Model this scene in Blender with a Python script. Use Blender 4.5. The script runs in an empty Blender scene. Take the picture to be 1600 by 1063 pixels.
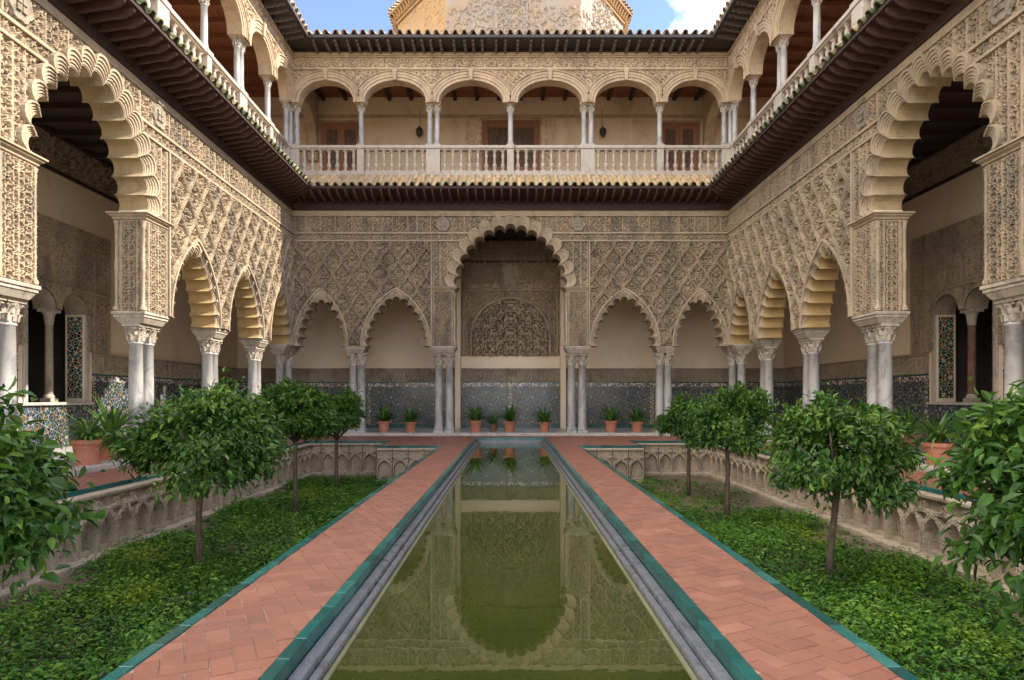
import bpy, bmesh, math, random
import numpy as np
from mathutils import Vector, Matrix
R = math.radians
random.seed(7)
rng = np.random.default_rng(11)
S = bpy.context.scene
COL = S.collection

# ------------------------------------------------------------------ camera
cam = bpy.data.cameras.new('camera')
cam.lens = 36.0 * 1001 / 1600
cam.sensor_width = 36.0
cam.shift_y = 89.5 / 1600
cam.shift_x = 0.0015
cam.clip_end = 3000
cam_o = bpy.data.objects.new('camera', cam)
COL.objects.link(cam_o)
cam_o.location = (0, 0, 1.32)
cam_o.rotation_euler = (R(90), 0, 0)
S.camera = cam_o

# ------------------------------------------------------------------ sky and sun
FILL_CLOUD_AT = (8.8, 8.7, 0.0)  # cloud offset chosen so the sky in view stays mostly blue
SUN_EL, SUN_AZ = 40.0, -3.0          # sun stands over the right wing; azimuth measured from +X towards -Y
W = bpy.data.worlds.new('World'); S.world = W; W.use_nodes = True
wn = W.node_tree; wn.nodes.clear()
wo = wn.nodes.new('ShaderNodeOutputWorld'); wb = wn.nodes.new('ShaderNodeBackground')
sk = wn.nodes.new('ShaderNodeTexSky'); sk.sky_type = 'NISHITA'; sk.sun_disc = False
sk.sun_elevation = R(SUN_EL); sk.sun_rotation = R(90 + SUN_AZ); sk.air_density = 1.0; sk.dust_density = 0.1; sk.ozone_density = 3.0
wb.inputs['Strength'].default_value = 0.15
# bright, faintly warm clouds added all over the dome to fill the shade
tc = wn.nodes.new('ShaderNodeTexCoord'); mp = wn.nodes.new('ShaderNodeMapping'); mp.inputs['Location'].default_value = FILL_CLOUD_AT; mp.inputs['Scale'].default_value = (1, 1, 1.8)
cn = wn.nodes.new('ShaderNodeTexNoise'); cn.inputs['Scale'].default_value = 1.7; cn.inputs['Detail'].default_value = 7; cn.inputs['Roughness'].default_value = 0.55; cn.inputs['Distortion'].default_value = 0.3
cr_ = wn.nodes.new('ShaderNodeValToRGB'); cr_.color_ramp.elements[0].position = 0.44; cr_.color_ramp.elements[1].position = 0.68
cm = wn.nodes.new('ShaderNodeMix'); cm.data_type = 'RGBA'; cm.inputs[7].default_value = (5.0, 4.6, 4.05, 1)
wn.links.new(tc.outputs['Generated'], mp.inputs[0]); wn.links.new(mp.outputs[0], cn.inputs['Vector']); wn.links.new(cn.outputs[0], cr_.inputs[0])
wn.links.new(cr_.outputs[0], cm.inputs[0]); 
sm_ = wn.nodes.new('ShaderNodeMix'); sm_.data_type = 'RGBA'; sm_.blend_type = 'MULTIPLY'; sm_.inputs[0].default_value = 1.0; sm_.inputs[7].default_value = (0.255, 0.225, 0.235, 1)
wn.links.new(sk.outputs[0], sm_.inputs[6]); wn.links.new(sm_.outputs[2], cm.inputs[6])
wn.links.new(cm.outputs[2], wb.inputs[0]); wn.links.new(wb.outputs[0], wo.inputs[0])
sl = bpy.data.lights.new('sun', 'SUN'); sl.energy = 1.0; sl.angle = R(0.8); sl.color = (1.0, 0.90, 0.74)
so = bpy.data.objects.new('sun', sl); COL.objects.link(so)
sd = Vector((math.cos(R(SUN_EL)) * math.cos(R(SUN_AZ)), -math.cos(R(SUN_EL)) * math.sin(R(SUN_AZ)), math.sin(R(SUN_EL))))
so.rotation_euler = sd.to_track_quat('Z', 'Y').to_euler()
so.location = (20, 10, 25)

vs = S.view_settings
vs.view_transform = 'Standard'; vs.look = 'None'; vs.gamma = 1.0; vs.use_curve_mapping = False
vs.exposure = 3.4
S.render.engine = 'CYCLES'
S.cycles.max_bounces = 10; S.cycles.diffuse_bounces = 8; S.cycles.glossy_bounces = 4
S.cycles.use_denoising = True

# ------------------------------------------------------------------ materials
def mat(name, rough=0.8):
    m = bpy.data.materials.new(name); m.use_nodes = True
    nt = m.node_tree
    b = nt.nodes['Principled BSDF']; b.inputs['Roughness'].default_value = rough
    return m, nt, b
def N(nt, t, **kw):
    n = nt.nodes.new(t)
    for k, v in kw.items():
        if k.startswith('i_'):
            n.inputs[k[2:].replace('_', ' ')].default_value = v
        else: setattr(n, k, v)
    return n
def coords(nt, scale=(1, 1, 1), kind='Object'):
    c = N(nt, 'ShaderNodeTexCoord'); m = N(nt, 'ShaderNodeMapping')
    m.inputs['Scale'].default_value = scale
    nt.links.new(c.outputs[kind], m.inputs[0]); return m.outputs[0]
def gcoords(nt, scale=(1, 1, 1)):
    c = N(nt, 'ShaderNodeNewGeometry'); m = N(nt, 'ShaderNodeMapping')
    m.inputs['Scale'].default_value = scale
    nt.links.new(c.outputs['Position'], m.inputs[0]); return m.outputs[0]
def ramp(nt, fac, stops, interp='LINEAR'):
    r = N(nt, 'ShaderNodeValToRGB'); cr = r.color_ramp; cr.interpolation = interp
    while len(cr.elements) < len(stops): cr.elements.new(0.5)
    for e, (p, c) in zip(cr.elements, stops):
        e.position = p; e.color = (c[0], c[1], c[2], 1) if not isinstance(c, (int, float)) else (c, c, c, 1)
    nt.links.new(fac, r.inputs[0]); return r.outputs[0]
def noise(nt, vec, scale, detail=4, rough=0.55, dist=0.0):
    n = N(nt, 'ShaderNodeTexNoise'); n.inputs['Scale'].default_value = scale; n.inputs['Detail'].default_value = detail
    n.inputs['Roughness'].default_value = rough; n.inputs['Distortion'].default_value = dist
    nt.links.new(vec, n.inputs['Vector']); return n.outputs[0]
def mix(nt, fac, a, b, mode='MIX'):
    m = N(nt, 'ShaderNodeMix', data_type='RGBA', blend_type=mode)
    if isinstance(fac, (int, float)): m.inputs[0].default_value = fac
    else: nt.links.new(fac, m.inputs[0])
    for i, v in ((6, a), (7, b)):
        if isinstance(v, tuple): m.inputs[i].default_value = (*v, 1)
        else: nt.links.new(v, m.inputs[i])
    return m.outputs[2]
def bump(nt, b, h, strength=0.3, dist=0.02):
    n = N(nt, 'ShaderNodeBump'); n.inputs['Strength'].default_value = strength; n.inputs['Distance'].default_value = dist
    nt.links.new(h, n.inputs['Height']); nt.links.new(n.outputs[0], b.inputs['Normal'])

def stone_mat(name, c1, c2, c3, rough=0.85, sc=1.3, bs=0.35, stain=(0.5, 0.66), fine=60, mottle=0.0, grime=0.0):
    """weathered plaster / stone: two tones of the body colour and patches of a stain colour"""
    m, nt, b = mat(name, rough)
    g = gcoords(nt)
    n1 = noise(nt, g, sc, 6, 0.6, 0.4)
    base = ramp(nt, n1, [(0.32, c1), (0.68, c2)])
    g2 = gcoords(nt, (1, 1, 0.55))
    n2 = noise(nt, g2, sc * 1.9, 8, 0.68, 0.6)
    st = ramp(nt, n2, [(stain[0], 0.0), (stain[1], 1.0)])
    n3 = noise(nt, g, fine, 3, 0.6)
    col = mix(nt, st, base, c3)
    if mottle:                                   # flakes of old paint and limewash
        n5 = noise(nt, g, 13, 5, 0.75, 1.5)
        col = mix(nt, ramp(nt, n5, [(0.50, 0.0), (0.62, mottle)]), col, tuple(x * 0.50 for x in c3))
    if grime:                                    # dark weathering runs
        n6 = noise(nt, gcoords(nt, (1.2, 1.2, 0.35)), 0.9, 9, 0.72, 0.8)
        col = mix(nt, ramp(nt, n6, [(0.50, 0.0), (0.68, grime)]), col, (0.13, 0.115, 0.10))
    sp = ramp(nt, n3, [(0.3, 0.82), (0.7, 1.1)])
    col = mix(nt, 1.0, col, sp, 'MULTIPLY')
    nt.links.new(col, b.inputs['Base Color'])
    n4 = noise(nt, g, 22, 6, 0.65)
    bump(nt, b, n4, bs, 0.012)
    return m

M = {}
M['stucco'] = stone_mat('carved_stucco', (0.46, 0.36, 0.245), (0.385, 0.30, 0.205), (0.27, 0.22, 0.165), bs=0.35, mottle=0.65, grime=0.75)
M['stucco_trim'] = stone_mat('stucco_moulding', (0.48, 0.38, 0.265), (0.41, 0.325, 0.225), (0.30, 0.245, 0.18), bs=0.3, mottle=0.25, grime=0.35)
M['stucco_ochre'] = stone_mat('ochre_intrados', (0.46, 0.325, 0.145), (0.40, 0.28, 0.125), (0.31, 0.22, 0.11), bs=0.3)
M['stucco_gold'] = stone_mat('golden_brown_intrados', (0.46, 0.355, 0.21), (0.39, 0.30, 0.175), (0.30, 0.235, 0.15), bs=0.3, mottle=0.2)
M['stucco_dark'] = stone_mat('aged_brown_stucco', (0.42, 0.34, 0.25), (0.33, 0.265, 0.195), (0.20, 0.165, 0.13), bs=0.4, mottle=0.5)
M['plaster'] = stone_mat('beige_lime_plaster', (0.84, 0.70, 0.53), (0.78, 0.645, 0.48), (0.64, 0.51, 0.37), sc=0.6, bs=0.12, stain=(0.55, 0.75))
M['plaster_up'] = stone_mat('upper_ochre_plaster', (0.80, 0.64, 0.46), (0.72, 0.565, 0.40), (0.50, 0.385, 0.275), sc=0.5, bs=0.15, stain=(0.52, 0.72))
M['upstone'] = stone_mat('upper_arch_stone', (0.58, 0.445, 0.30), (0.50, 0.38, 0.25), (0.36, 0.275, 0.19), bs=0.3, mottle=0.4, grime=0.35)
M['gardenstone'] = stone_mat('weathered_garden_stone', (0.48, 0.395, 0.295), (0.39, 0.32, 0.24), (0.23, 0.19, 0.145), sc=2.2, bs=0.5, stain=(0.54, 0.68), mottle=0.4, grime=0.45)
M['kerbstone'] = stone_mat('pale_marble_kerb', (0.52, 0.48, 0.43), (0.44, 0.41, 0.37), (0.30, 0.28, 0.255), rough=0.5, sc=2, bs=0.1)
M['lantern_l'] = stone_mat('sun_tinted_render', (0.48, 0.29, 0.125), (0.42, 0.25, 0.105), (0.33, 0.22, 0.13), bs=0.3, mottle=0.35)  # orange tint paints warm sunlight onto the left face; cornices share it
M['lantern_f'] = stone_mat('shade_grey_flaking_render', (0.38, 0.32, 0.26), (0.31, 0.265, 0.225), (0.40, 0.29, 0.19), sc=1.0, bs=0.5, stain=(0.5, 0.6), mottle=0.5)  # flaking grey front; on the right face the grey paints in shade

def marble():
    m, nt, b = mat('veined_grey_marble', 0.38)
    g = gcoords(nt, (1, 1, 0.45))
    n1 = noise(nt, g, 3.0, 6, 0.6, 1.2)
    base = ramp(nt, n1, [(0.3, (0.47, 0.455, 0.435)), (0.52, (0.39, 0.385, 0.375)), (0.60, (0.26, 0.26, 0.265)), (0.68, (0.41, 0.375, 0.335))])
    n2 = noise(nt, gcoords(nt), 30, 4, 0.6)
    col = mix(nt, 1.0, base, ramp(nt, n2, [(0.3, 0.88), (0.7, 1.05)]), 'MULTIPLY')
    nt.links.new(col, b.inputs['Base Color']); bump(nt, b, n2, 0.1, 0.006); return m
M['marble'] = marble()
M['marble_cap'] = stone_mat('worn_capital_marble', (0.50, 0.44, 0.36), (0.42, 0.365, 0.30), (0.25, 0.22, 0.18), sc=3, bs=0.35, mottle=0.3)
M['balu'] = stone_mat('balustrade_marble', (0.49, 0.43, 0.37), (0.42, 0.37, 0.315), (0.25, 0.215, 0.185), rough=0.6, sc=2.5, bs=0.15, stain=(0.54, 0.68))

def wood(name, c1, c2, rough=0.7, sc=(2, 14, 14)):
    m, nt, b = mat(name, rough)
    v = coords(nt, sc)
    n1 = noise(nt, v, 1.4, 6, 0.65, 0.8)
    nt.links.new(ramp(nt, n1, [(0.3, c1), (0.7, c2)]), b.inputs['Base Color'])
    bump(nt, b, n1, 0.25, 0.01); return m
M['wood_dark'] = wood('dark_brown_timber', (0.026, 0.013, 0.011), (0.058, 0.029, 0.024))
M['wood_grey'] = wood('weathered_grey_timber', (0.03, 0.026, 0.028), (0.07, 0.062, 0.062))
M['wood_red'] = wood('red_brown_ceiling_timber', (0.16, 0.06, 0.03), (0.34, 0.13, 0.06), sc=(14, 2.5, 14))
M['wood_door'] = wood('carved_door_timber', (0.22, 0.10, 0.055), (0.36, 0.17, 0.09), sc=(10, 10, 2))
M['wood_rafter'] = wood('brown_rafter_timber', (0.055, 0.028, 0.023), (0.115, 0.062, 0.050))
M['wood_modillion'] = wood('silvered_bracket_timber', (0.075, 0.068, 0.068), (0.15, 0.135, 0.13))
M['wood_infill'] = wood('carved_panel_timber', (0.10, 0.06, 0.045), (0.20, 0.12, 0.085), sc=(8, 8, 8))
M['wood_soffit'] = wood('maroon_soffit_timber', (0.042, 0.015, 0.013), (0.08, 0.030, 0.024))

def tile_mat(name, stops, rough=0.5, per=True, sc=5, attr=False):
    m, nt, b = mat(name, rough)
    oi = N(nt, 'ShaderNodeAttribute', attribute_name='tone') if attr else N(nt, 'ShaderNodeObjectInfo')
    g = gcoords(nt)
    n1 = noise(nt, g, sc, 5, 0.65)
    a = N(nt, 'ShaderNodeMath', operation='MULTIPLY'); nt.links.new(oi.outputs['Fac' if attr else 'Random'], a.inputs[0]); a.inputs[1].default_value = 0.5
    a2 = N(nt, 'ShaderNodeMath', operation='ADD'); nt.links.new(a.outputs[0], a2.inputs[0]); 
    a3 = N(nt, 'ShaderNodeMath', operation='MULTIPLY'); nt.links.new(n1, a3.inputs[0]); a3.inputs[1].default_value = 0.5
    nt.links.new(a3.outputs[0], a2.inputs[1])
    col = ramp(nt, a2.outputs[0], stops)
    if attr:                                     # walked-in dirt and pale scuffs
        d1 = noise(nt, g, 1.7, 8, 0.7, 0.6); d2 = noise(nt, g, 26, 5, 0.7)
        col = mix(nt, ramp(nt, d1, [(0.50, 0.0), (0.68, 0.55)]), col, (0.13, 0.075, 0.055))
        col = mix(nt, ramp(nt, d2, [(0.56, 0.0), (0.72, 0.5)]), col, (0.34, 0.19, 0.14))
    nt.links.new(col, b.inputs['Base Color'])
    n2 = noise(nt, g, 45, 4, 0.6); bump(nt, b, n2, 0.2, 0.008)
    return m, nt, b
M['rooftile'] = tile_mat('mossy_barrel_tile', [(0.2, (0.34, 0.26, 0.13)), (0.4, (0.55, 0.40, 0.21)), (0.55, (0.46, 0.37, 0.24)), (0.75, (0.64, 0.45, 0.25))], 0.55)[0]
M['rooftile_glaze'] = tile_mat('green_glazed_tile_end', [(0.25, (0.06, 0.085, 0.045)), (0.5, (0.15, 0.15, 0.08)), (0.75, (0.42, 0.36, 0.22))], 0.35)[0]
M['rooftile_up'] = tile_mat('grey_clay_barrel_tile', [(0.2, (0.20, 0.16, 0.12)), (0.5, (0.36, 0.28, 0.19)), (0.75, (0.50, 0.36, 0.22))], 0.7)[0]
M['paver'] = tile_mat('terracotta_paver', [(0.12, (0.13, 0.053, 0.035)), (0.33, (0.205, 0.082, 0.053)), (0.55, (0.242, 0.099, 0.064)), (0.85, (0.32, 0.142, 0.094))], 0.5, sc=4, attr=True)[0]
M['teal'] = tile_mat('teal_glazed_tile', [(0.10, (0.004, 0.032, 0.030)), (0.40, (0.006, 0.075, 0.068)), (0.62, (0.010, 0.105, 0.094)), (0.9, (0.045, 0.17, 0.15))], 0.2, sc=9)[0]
M['grout'] = stone_mat('pale_mortar', (0.40, 0.29, 0.23), (0.30, 0.20, 0.15), (0.16, 0.10, 0.075), sc=6, bs=0.2)
M['poolstone'] = stone_mat('blue_grey_pool_marble', (0.165, 0.175, 0.20), (0.13, 0.14, 0.16), (0.085, 0.09, 0.10), rough=0.22, sc=4, bs=0.1)
M['poolwall'] = stone_mat('algae_stained_pool_wall', (0.17, 0.17, 0.10), (0.12, 0.13, 0.06), (0.09, 0.10, 0.04), sc=3, bs=0.2)
M['floor'] = stone_mat('grey_marble_floor', (0.55, 0.53, 0.51), (0.48, 0.46, 0.45), (0.40, 0.38, 0.36), rough=0.28, sc=1.6, bs=0.05)
M['soil'] = stone_mat('garden_soil', (0.15, 0.11, 0.07), (0.095, 0.07, 0.045), (0.20, 0.155, 0.105), sc=2.0, bs=0.9, fine=25)
M['pot'] = stone_mat('terracotta_pot', (0.52, 0.20, 0.12), (0.43, 0.165, 0.10), (0.50, 0.29, 0.20), sc=5, bs=0.15, stain=(0.52, 0.7))
M['potdark'] = stone_mat('old_dark_clay', (0.20, 0.10, 0.065), (0.15, 0.08, 0.05), (0.24, 0.15, 0.10), sc=5, bs=0.2)
M['bark'] = stone_mat('grey_brown_bark', (0.10, 0.075, 0.05), (0.065, 0.048, 0.035), (0.14, 0.12, 0.085), sc=9, bs=0.7)
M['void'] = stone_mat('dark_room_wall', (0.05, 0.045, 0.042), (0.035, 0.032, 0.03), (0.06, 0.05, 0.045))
M['iron'] = stone_mat('black_iron', (0.03, 0.03, 0.03), (0.02, 0.02, 0.02), (0.05, 0.045, 0.04), rough=0.5)
M['shield'] = stone_mat('grey_shield_stone', (0.36, 0.30, 0.225), (0.28, 0.235, 0.18), (0.16, 0.14, 0.115), sc=5, bs=0.4, mottle=0.4)

def zellige(name, cols, s=10.0, line=(0.62, 0.60, 0.52)):
    """mosaic dado: white interlace over small coloured facets, fixed to world position"""
    m, nt, b = mat(name, 0.25)
    g = N(nt, 'ShaderNodeNewGeometry'); sx = N(nt, 'ShaderNodeSeparateXYZ'); nt.links.new(g.outputs['Position'], sx.inputs[0])
    ad = N(nt, 'ShaderNodeMath', operation='ADD'); nt.links.new(sx.outputs[0], ad.inputs[0]); nt.links.new(sx.outputs[1], ad.inputs[1])
    def M_(op, a, bb=None):
        n = N(nt, 'ShaderNodeMath', operation=op)
        for i, v in enumerate((a, bb)):
            if v is None: continue
            if isinstance(v, (int, float)): n.inputs[i].default_value = v
            else: nt.links.new(v, n.inputs[i])
        return n.outputs[0]
    u, v = ad.outputs[0], sx.outputs[2]
    def wave(e, k): return M_('SINE', M_('MULTIPLY', e, k))
    k = s * 2 * math.pi / 2 * 0.72
    p = M_('ADD', u, v); q = M_('SUBTRACT', u, v)
    a = M_('MULTIPLY', wave(p, k), wave(q, k))
    c = M_('MULTIPLY', wave(u, k * 1.4142), wave(v, k * 1.4142))
    sm = M_('ADD', a, c)
    ab = M_('ABSOLUTE', sm)
    cb = N(nt, 'ShaderNodeCombineXYZ'); nt.links.new(u, cb.inputs[0]); nt.links.new(v, cb.inputs[1])
    vo = N(nt, 'ShaderNodeTexVoronoi'); vo.inputs['Scale'].default_value = s * 1.25; vo.inputs['Randomness'].default_value = 0.25
    nt.links.new(cb.outputs[0], vo.inputs['Vector'])
    sep = N(nt, 'ShaderNodeSeparateColor'); nt.links.new(vo.outputs['Color'], sep.inputs[0])
    n = len(cols)
    cc = ramp(nt, sep.outputs[0], [(i / n, c_) for i, c_ in enumerate(cols)], 'CONSTANT')
    lf = ramp(nt, ab, [(0.0, 1.0), (0.20, 1.0), (0.26, 0.0)])
    col = mix(nt, lf, cc, line)
    dirt = noise(nt, gcoords(nt), 1.6, 6, 0.65)
    col = mix(nt, 1.0, col, ramp(nt, dirt, [(0.3, 0.62), (0.65, 1.0)]), 'MULTIPLY')
    nt.links.new(col, b.inputs['Base Color'])
    bump(nt, b, lf, 0.12, 0.004)
    return m
M['zellige'] = zellige('mosaic_blue_white', [(0.02, 0.032, 0.075), (0.02, 0.02, 0.02), (0.04, 0.075, 0.12), (0.02, 0.055, 0.04), (0.025, 0.035, 0.06), (0.12, 0.07, 0.025), (0.02, 0.025, 0.035), (0.07, 0.09, 0.10)], line=(0.27, 0.27, 0.245))
M['zellige_border'] = zellige('mosaic_border', [(0.02, 0.05, 0.16), (0.6, 0.58, 0.5), (0.02, 0.02, 0.03), (0.25, 0.11, 0.03)], s=12)
M['zellige_green'] = zellige('mosaic_green', [(0.02, 0.09, 0.06), (0.02, 0.02, 0.02), (0.05, 0.13, 0.10), (0.26, 0.11, 0.03)], s=11)

def leaf_mat(name, dark, mid, light, spec=0.35, patch=None):
    m, nt, b = mat(name, 0.42)
    g = gcoords(nt)
    at = N(nt, 'ShaderNodeAttribute', attribute_name='tone')
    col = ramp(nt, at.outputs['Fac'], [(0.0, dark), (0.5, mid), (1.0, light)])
    if patch:
        n = noise(nt, g, 0.75, 3, 0.5)
        col = mix(nt, ramp(nt, n, [(0.60, 0.0), (0.72, 1.0)]), col, patch)
    nt.links.new(col, b.inputs['Base Color'])
    b.inputs['Specular IOR Level'].default_value = spec
    # leaves let some light through
    tr = N(nt, 'ShaderNodeBsdfTranslucent'); ms = N(nt, 'ShaderNodeMixShader'); ms.inputs[0].default_value = 0.25
    nt.links.new(col, tr.inputs['Color'])
    out = nt.nodes['Material Output']
    nt.links.new(b.outputs[0], ms.inputs[1]); nt.links.new(tr.outputs[0], ms.inputs[2]); nt.links.new(ms.outputs[0], out.inputs['Surface'])
    return m
M['leaf'] = leaf_mat('orange_tree_leaf', (0.016, 0.055, 0.010), (0.052, 0.135, 0.018), (0.16, 0.27, 0.036))
M['cover'] = leaf_mat('ground_cover_leaf', (0.012, 0.052, 0.008), (0.055, 0.165, 0.018), (0.165, 0.32, 0.036), 0.25, patch=(0.19, 0.27, 0.02))
M['strap'] = leaf_mat('strap_leaf', (0.025, 0.08, 0.02), (0.06, 0.16, 0.025), (0.17, 0.30, 0.05))

def water():
    m, nt, b = mat('green_pool_water', 0.008)
    g = gcoords(nt)
    n = noise(nt, g, 0.8, 3, 0.5)
    nt.links.new(ramp(nt, n, [(0.3, (0.030, 0.043, 0.008)), (0.7, (0.048, 0.061, 0.013))]), b.inputs['Base Color'])
    b.inputs['IOR'].default_value = 3.2
    n2 = noise(nt, gcoords(nt, (1, 0.6, 1)), 7.0, 3, 0.5)
    bump(nt, b, n2, 0.009, 0.05)
    return m
M['water'] = water()

# ------------------------------------------------------------------ mesh helpers
def mesh_np(name, verts, quads, smooth=True, mats=None, midx=None, tris=False):
    k = 3 if tris else 4
    me = bpy.data.meshes.new(name)
    nv, nf = len(verts), len(quads)
    me.vertices.add(nv); me.vertices.foreach_set('co', np.asarray(verts, np.float32).ravel())
    me.loops.add(nf * k); me.loops.foreach_set('vertex_index', np.asarray(quads, np.int32).ravel())
    me.polygons.add(nf); me.polygons.foreach_set('loop_start', np.arange(0, nf * k, k, dtype=np.int32))
    me.polygons.foreach_set('use_smooth', np.full(nf, smooth))
    if mats:
        for mm in mats: me.materials.append(M[mm])
    if midx is not None: me.polygons.foreach_set('material_index', np.asarray(midx, np.int32))
    me.update(calc_edges=True)
    return me

class MB:
    """collects boxes, prisms, lathes and lofts for one mesh"""
    def __init__(s): s.v = []; s.f = []; s.mi = []; s.cur = 0; s.sm = []
    def add(s, vs_, fs, smooth=False):
        o = len(s.v); s.v += [tuple(p) for p in vs_]
        for f in fs: s.f.append(tuple(i + o for i in f)); s.mi.append(s.cur); s.sm.append(smooth)
    def box(s, x0, x1, y0, y1, z0, z1):
        s.frus(x0, x1, y0, y1, z0, x0, x1, y0, y1, z1)
    def frus(s, a0, a1, b0, b1, z0, c0, c1, d0, d1, z1):
        s.add([(a0, b0, z0), (a1, b0, z0), (a1, b1, z0), (a0, b1, z0), (c0, d0, z1), (c1, d0, z1), (c1, d1, z1), (c0, d1, z1)],
              [(3, 2, 1, 0), (4, 5, 6, 7), (0, 1, 5, 4), (1, 2, 6, 5), (2, 3, 7, 6), (3, 0, 4, 7)])
    def slab(s, x0, x1, y0, y1, z0, z1, steps):
        """stacked steps [(grow, za, zb)] grown outwards on all sides"""
        for g, a, b in steps: s.box(x0 - g, x1 + g, y0 - g, y1 + g, a, b)
    def lathe(s, prof, seg=12, cx=0, cy=0, smooth=True, cap=True):
        vs_ = []; n = len(prof)
        for r, z in prof:
            for k in range(seg):
                a = 2 * math.pi * k / seg; vs_.append((cx + r * math.cos(a), cy + r * math.sin(a), z))
        fs = []
        for i in range(n - 1):
            for k in range(seg):
                k2 = (k + 1) % seg; fs.append((i * seg + k, i * seg + k2, (i + 1) * seg + k2, (i + 1) * seg + k))
        s.add(vs_, fs, smooth)
        if cap:
            s.add([vs_[k] for k in range(seg)], [tuple(range(seg))[::-1]]); s.add([vs_[(n - 1) * seg + k] for k in range(seg)], [tuple(range(seg))])
    def tube(s, pts, rad, seg=8):
        rings = []
        up = Vector((0.3, 0.9, 0.1))
        for i, p in enumerate(pts):
            p = Vector(p); d = (Vector(pts[min(i + 1, len(pts) - 1)]) - Vector(pts[max(i - 1, 0)])).normalized()
            a = d.cross(up).normalized(); b = d.cross(a)
            r = rad[i] if isinstance(rad, (list, tuple)) else rad
            rings.append([p + r * (a * math.cos(2 * math.pi * k / seg) + b * math.sin(2 * math.pi * k / seg)) for k in range(seg)])
        vs_ = [q for rg in rings for q in rg]; fs = []
        for i in range(len(pts) - 1):
            for k in range(seg):
                k2 = (k + 1) % seg; fs.append((i * seg + k, (i + 1) * seg + k, (i + 1) * seg + k2, i * seg + k2))
        fs.append(tuple(range(seg))); fs.append(tuple(range((len(pts) - 1) * seg, len(pts) * seg))[::-1])
        s.add(vs_, fs, True)
    def loft(s, rows, smooth=False):
        n = len(rows[0]); vs_ = [p for r in rows for p in r]; fs = []
        for i in range(len(rows) - 1):
            for k in range(n - 1): fs.append((i * n + k, i * n + k + 1, (i + 1) * n + k + 1, (i + 1) * n + k))
        s.add(vs_, fs, smooth)
    def poly_extrude(s, pts, y0, y1):
        """(x,z) outline extruded along y; caps are one concave polygon each"""
        n = len(pts)
        s.add([(x, y0, z) for x, z in pts], [tuple(range(n))])
        s.add([(x, y1, z) for x, z in pts], [tuple(range(n))[::-1]])
        vs_ = [(x, y0, z) for x, z in pts] + [(x, y1, z) for x, z in pts]
        s.add(vs_, [(i, i + n, (i + 1) % n + n, (i + 1) % n) for i in range(n)])
    def mesh(s, name, mats, bevel=0):
        me = bpy.data.meshes.new(name); me.from_pydata(s.v, [], s.f)
        for mm in (mats if isinstance(mats, (list, tuple)) else [mats]): me.materials.append(M[mm])
        me.polygons.foreach_set('material_index', s.mi); me.polygons.foreach_set('use_smooth', s.sm)
        bm = bmesh.new(); bm.from_mesh(me)
        big = [f for f in bm.faces if len(f.verts) > 8 and not f.smooth]
        if big: bmesh.ops.triangulate(bm, faces=big, ngon_method='EAR_CLIP')
        bmesh.ops.recalc_face_normals(bm, faces=bm.faces)
        if bevel:
            bmesh.ops.remove_doubles(bm, verts=bm.verts, dist=1e-5)
            bmesh.ops.bevel(bm, geom=[e for e in bm.edges if e.is_manifold and e.calc_face_angle(0) > 0.5], offset=bevel, segments=1, affect='EDGES')
        bm.to_mesh(me); bm.free(); me.update()
        return me

def obj(name, me, parent=None, loc=(0, 0, 0), rz=0.0, rot=None, sc=None):
    o = bpy.data.objects.new(name, me); COL.objects.link(o)
    o.location = loc; o.rotation_euler = rot if rot else (0, 0, rz)
    if sc: o.scale = sc
    if parent: o.parent = parent
    return o
def empty(name, loc=(0, 0, 0), rz=0.0, parent=None):
    o = bpy.data.objects.new(name, None); COL.objects.link(o); o.location = loc; o.rotation_euler = (0, 0, rz)
    o.empty_display_size = 0.3
    if parent: o.parent = parent
    return o
def tag(o, label=None, cat=None, group=None, kind=None):
    if label: o['label'] = label
    if cat: o['category'] = cat
    if group: o['group'] = group
    if kind: o['kind'] = kind
    return o

# ------------------------------------------------------------------ carved relief (height fields)
def sst(a, b, x):
    t = np.clip((x - a) / (b - a), 0, 1); return t * t * (3 - 2 * t)
def hsh(i, j, s):
    x = np.sin(i * 127.1 + j * 311.7 + s * 74.7) * 43758.5453
    return x - np.floor(x)
def scroll(u, v, s, seed=1.0, turns=1.6, jit=0.15):
    """vegetal scrollwork: a spiral stem round each jittered cell centre"""
    i0 = np.floor(u / s); j0 = np.floor(v / s)
    best = np.full(u.shape, 1e9); rr = np.zeros_like(u); th = np.zeros_like(u)
    for di in (-1, 0, 1):
        for dj in (-1, 0, 1):
            ci = i0 + di; cj = j0 + dj
            cu = (ci + 0.5 + jit * (hsh(ci, cj, seed) - 0.5)) * s; cv = (cj + 0.5 + jit * (hsh(cj, ci, seed + 3) - 0.5)) * s
            du = u - cu; dv = v - cv; d2 = du * du + dv * dv
            t = np.arctan2(dv, du) * np.where((ci + cj) % 2 == 0, 1, -1)
            w = d2 < best
            best = np.where(w, d2, best); th = np.where(w, t, th)
    r = np.sqrt(best)
    h = 0.5 + 0.5 * np.cos(2 * math.pi * r / s * turns - th + 1.3)
    h = h * (0.82 + 0.18 * np.cos(5 * th))
    return sst(0.34, 0.47, h) - 0.42 * sst(0.74, 0.90, h)
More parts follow.
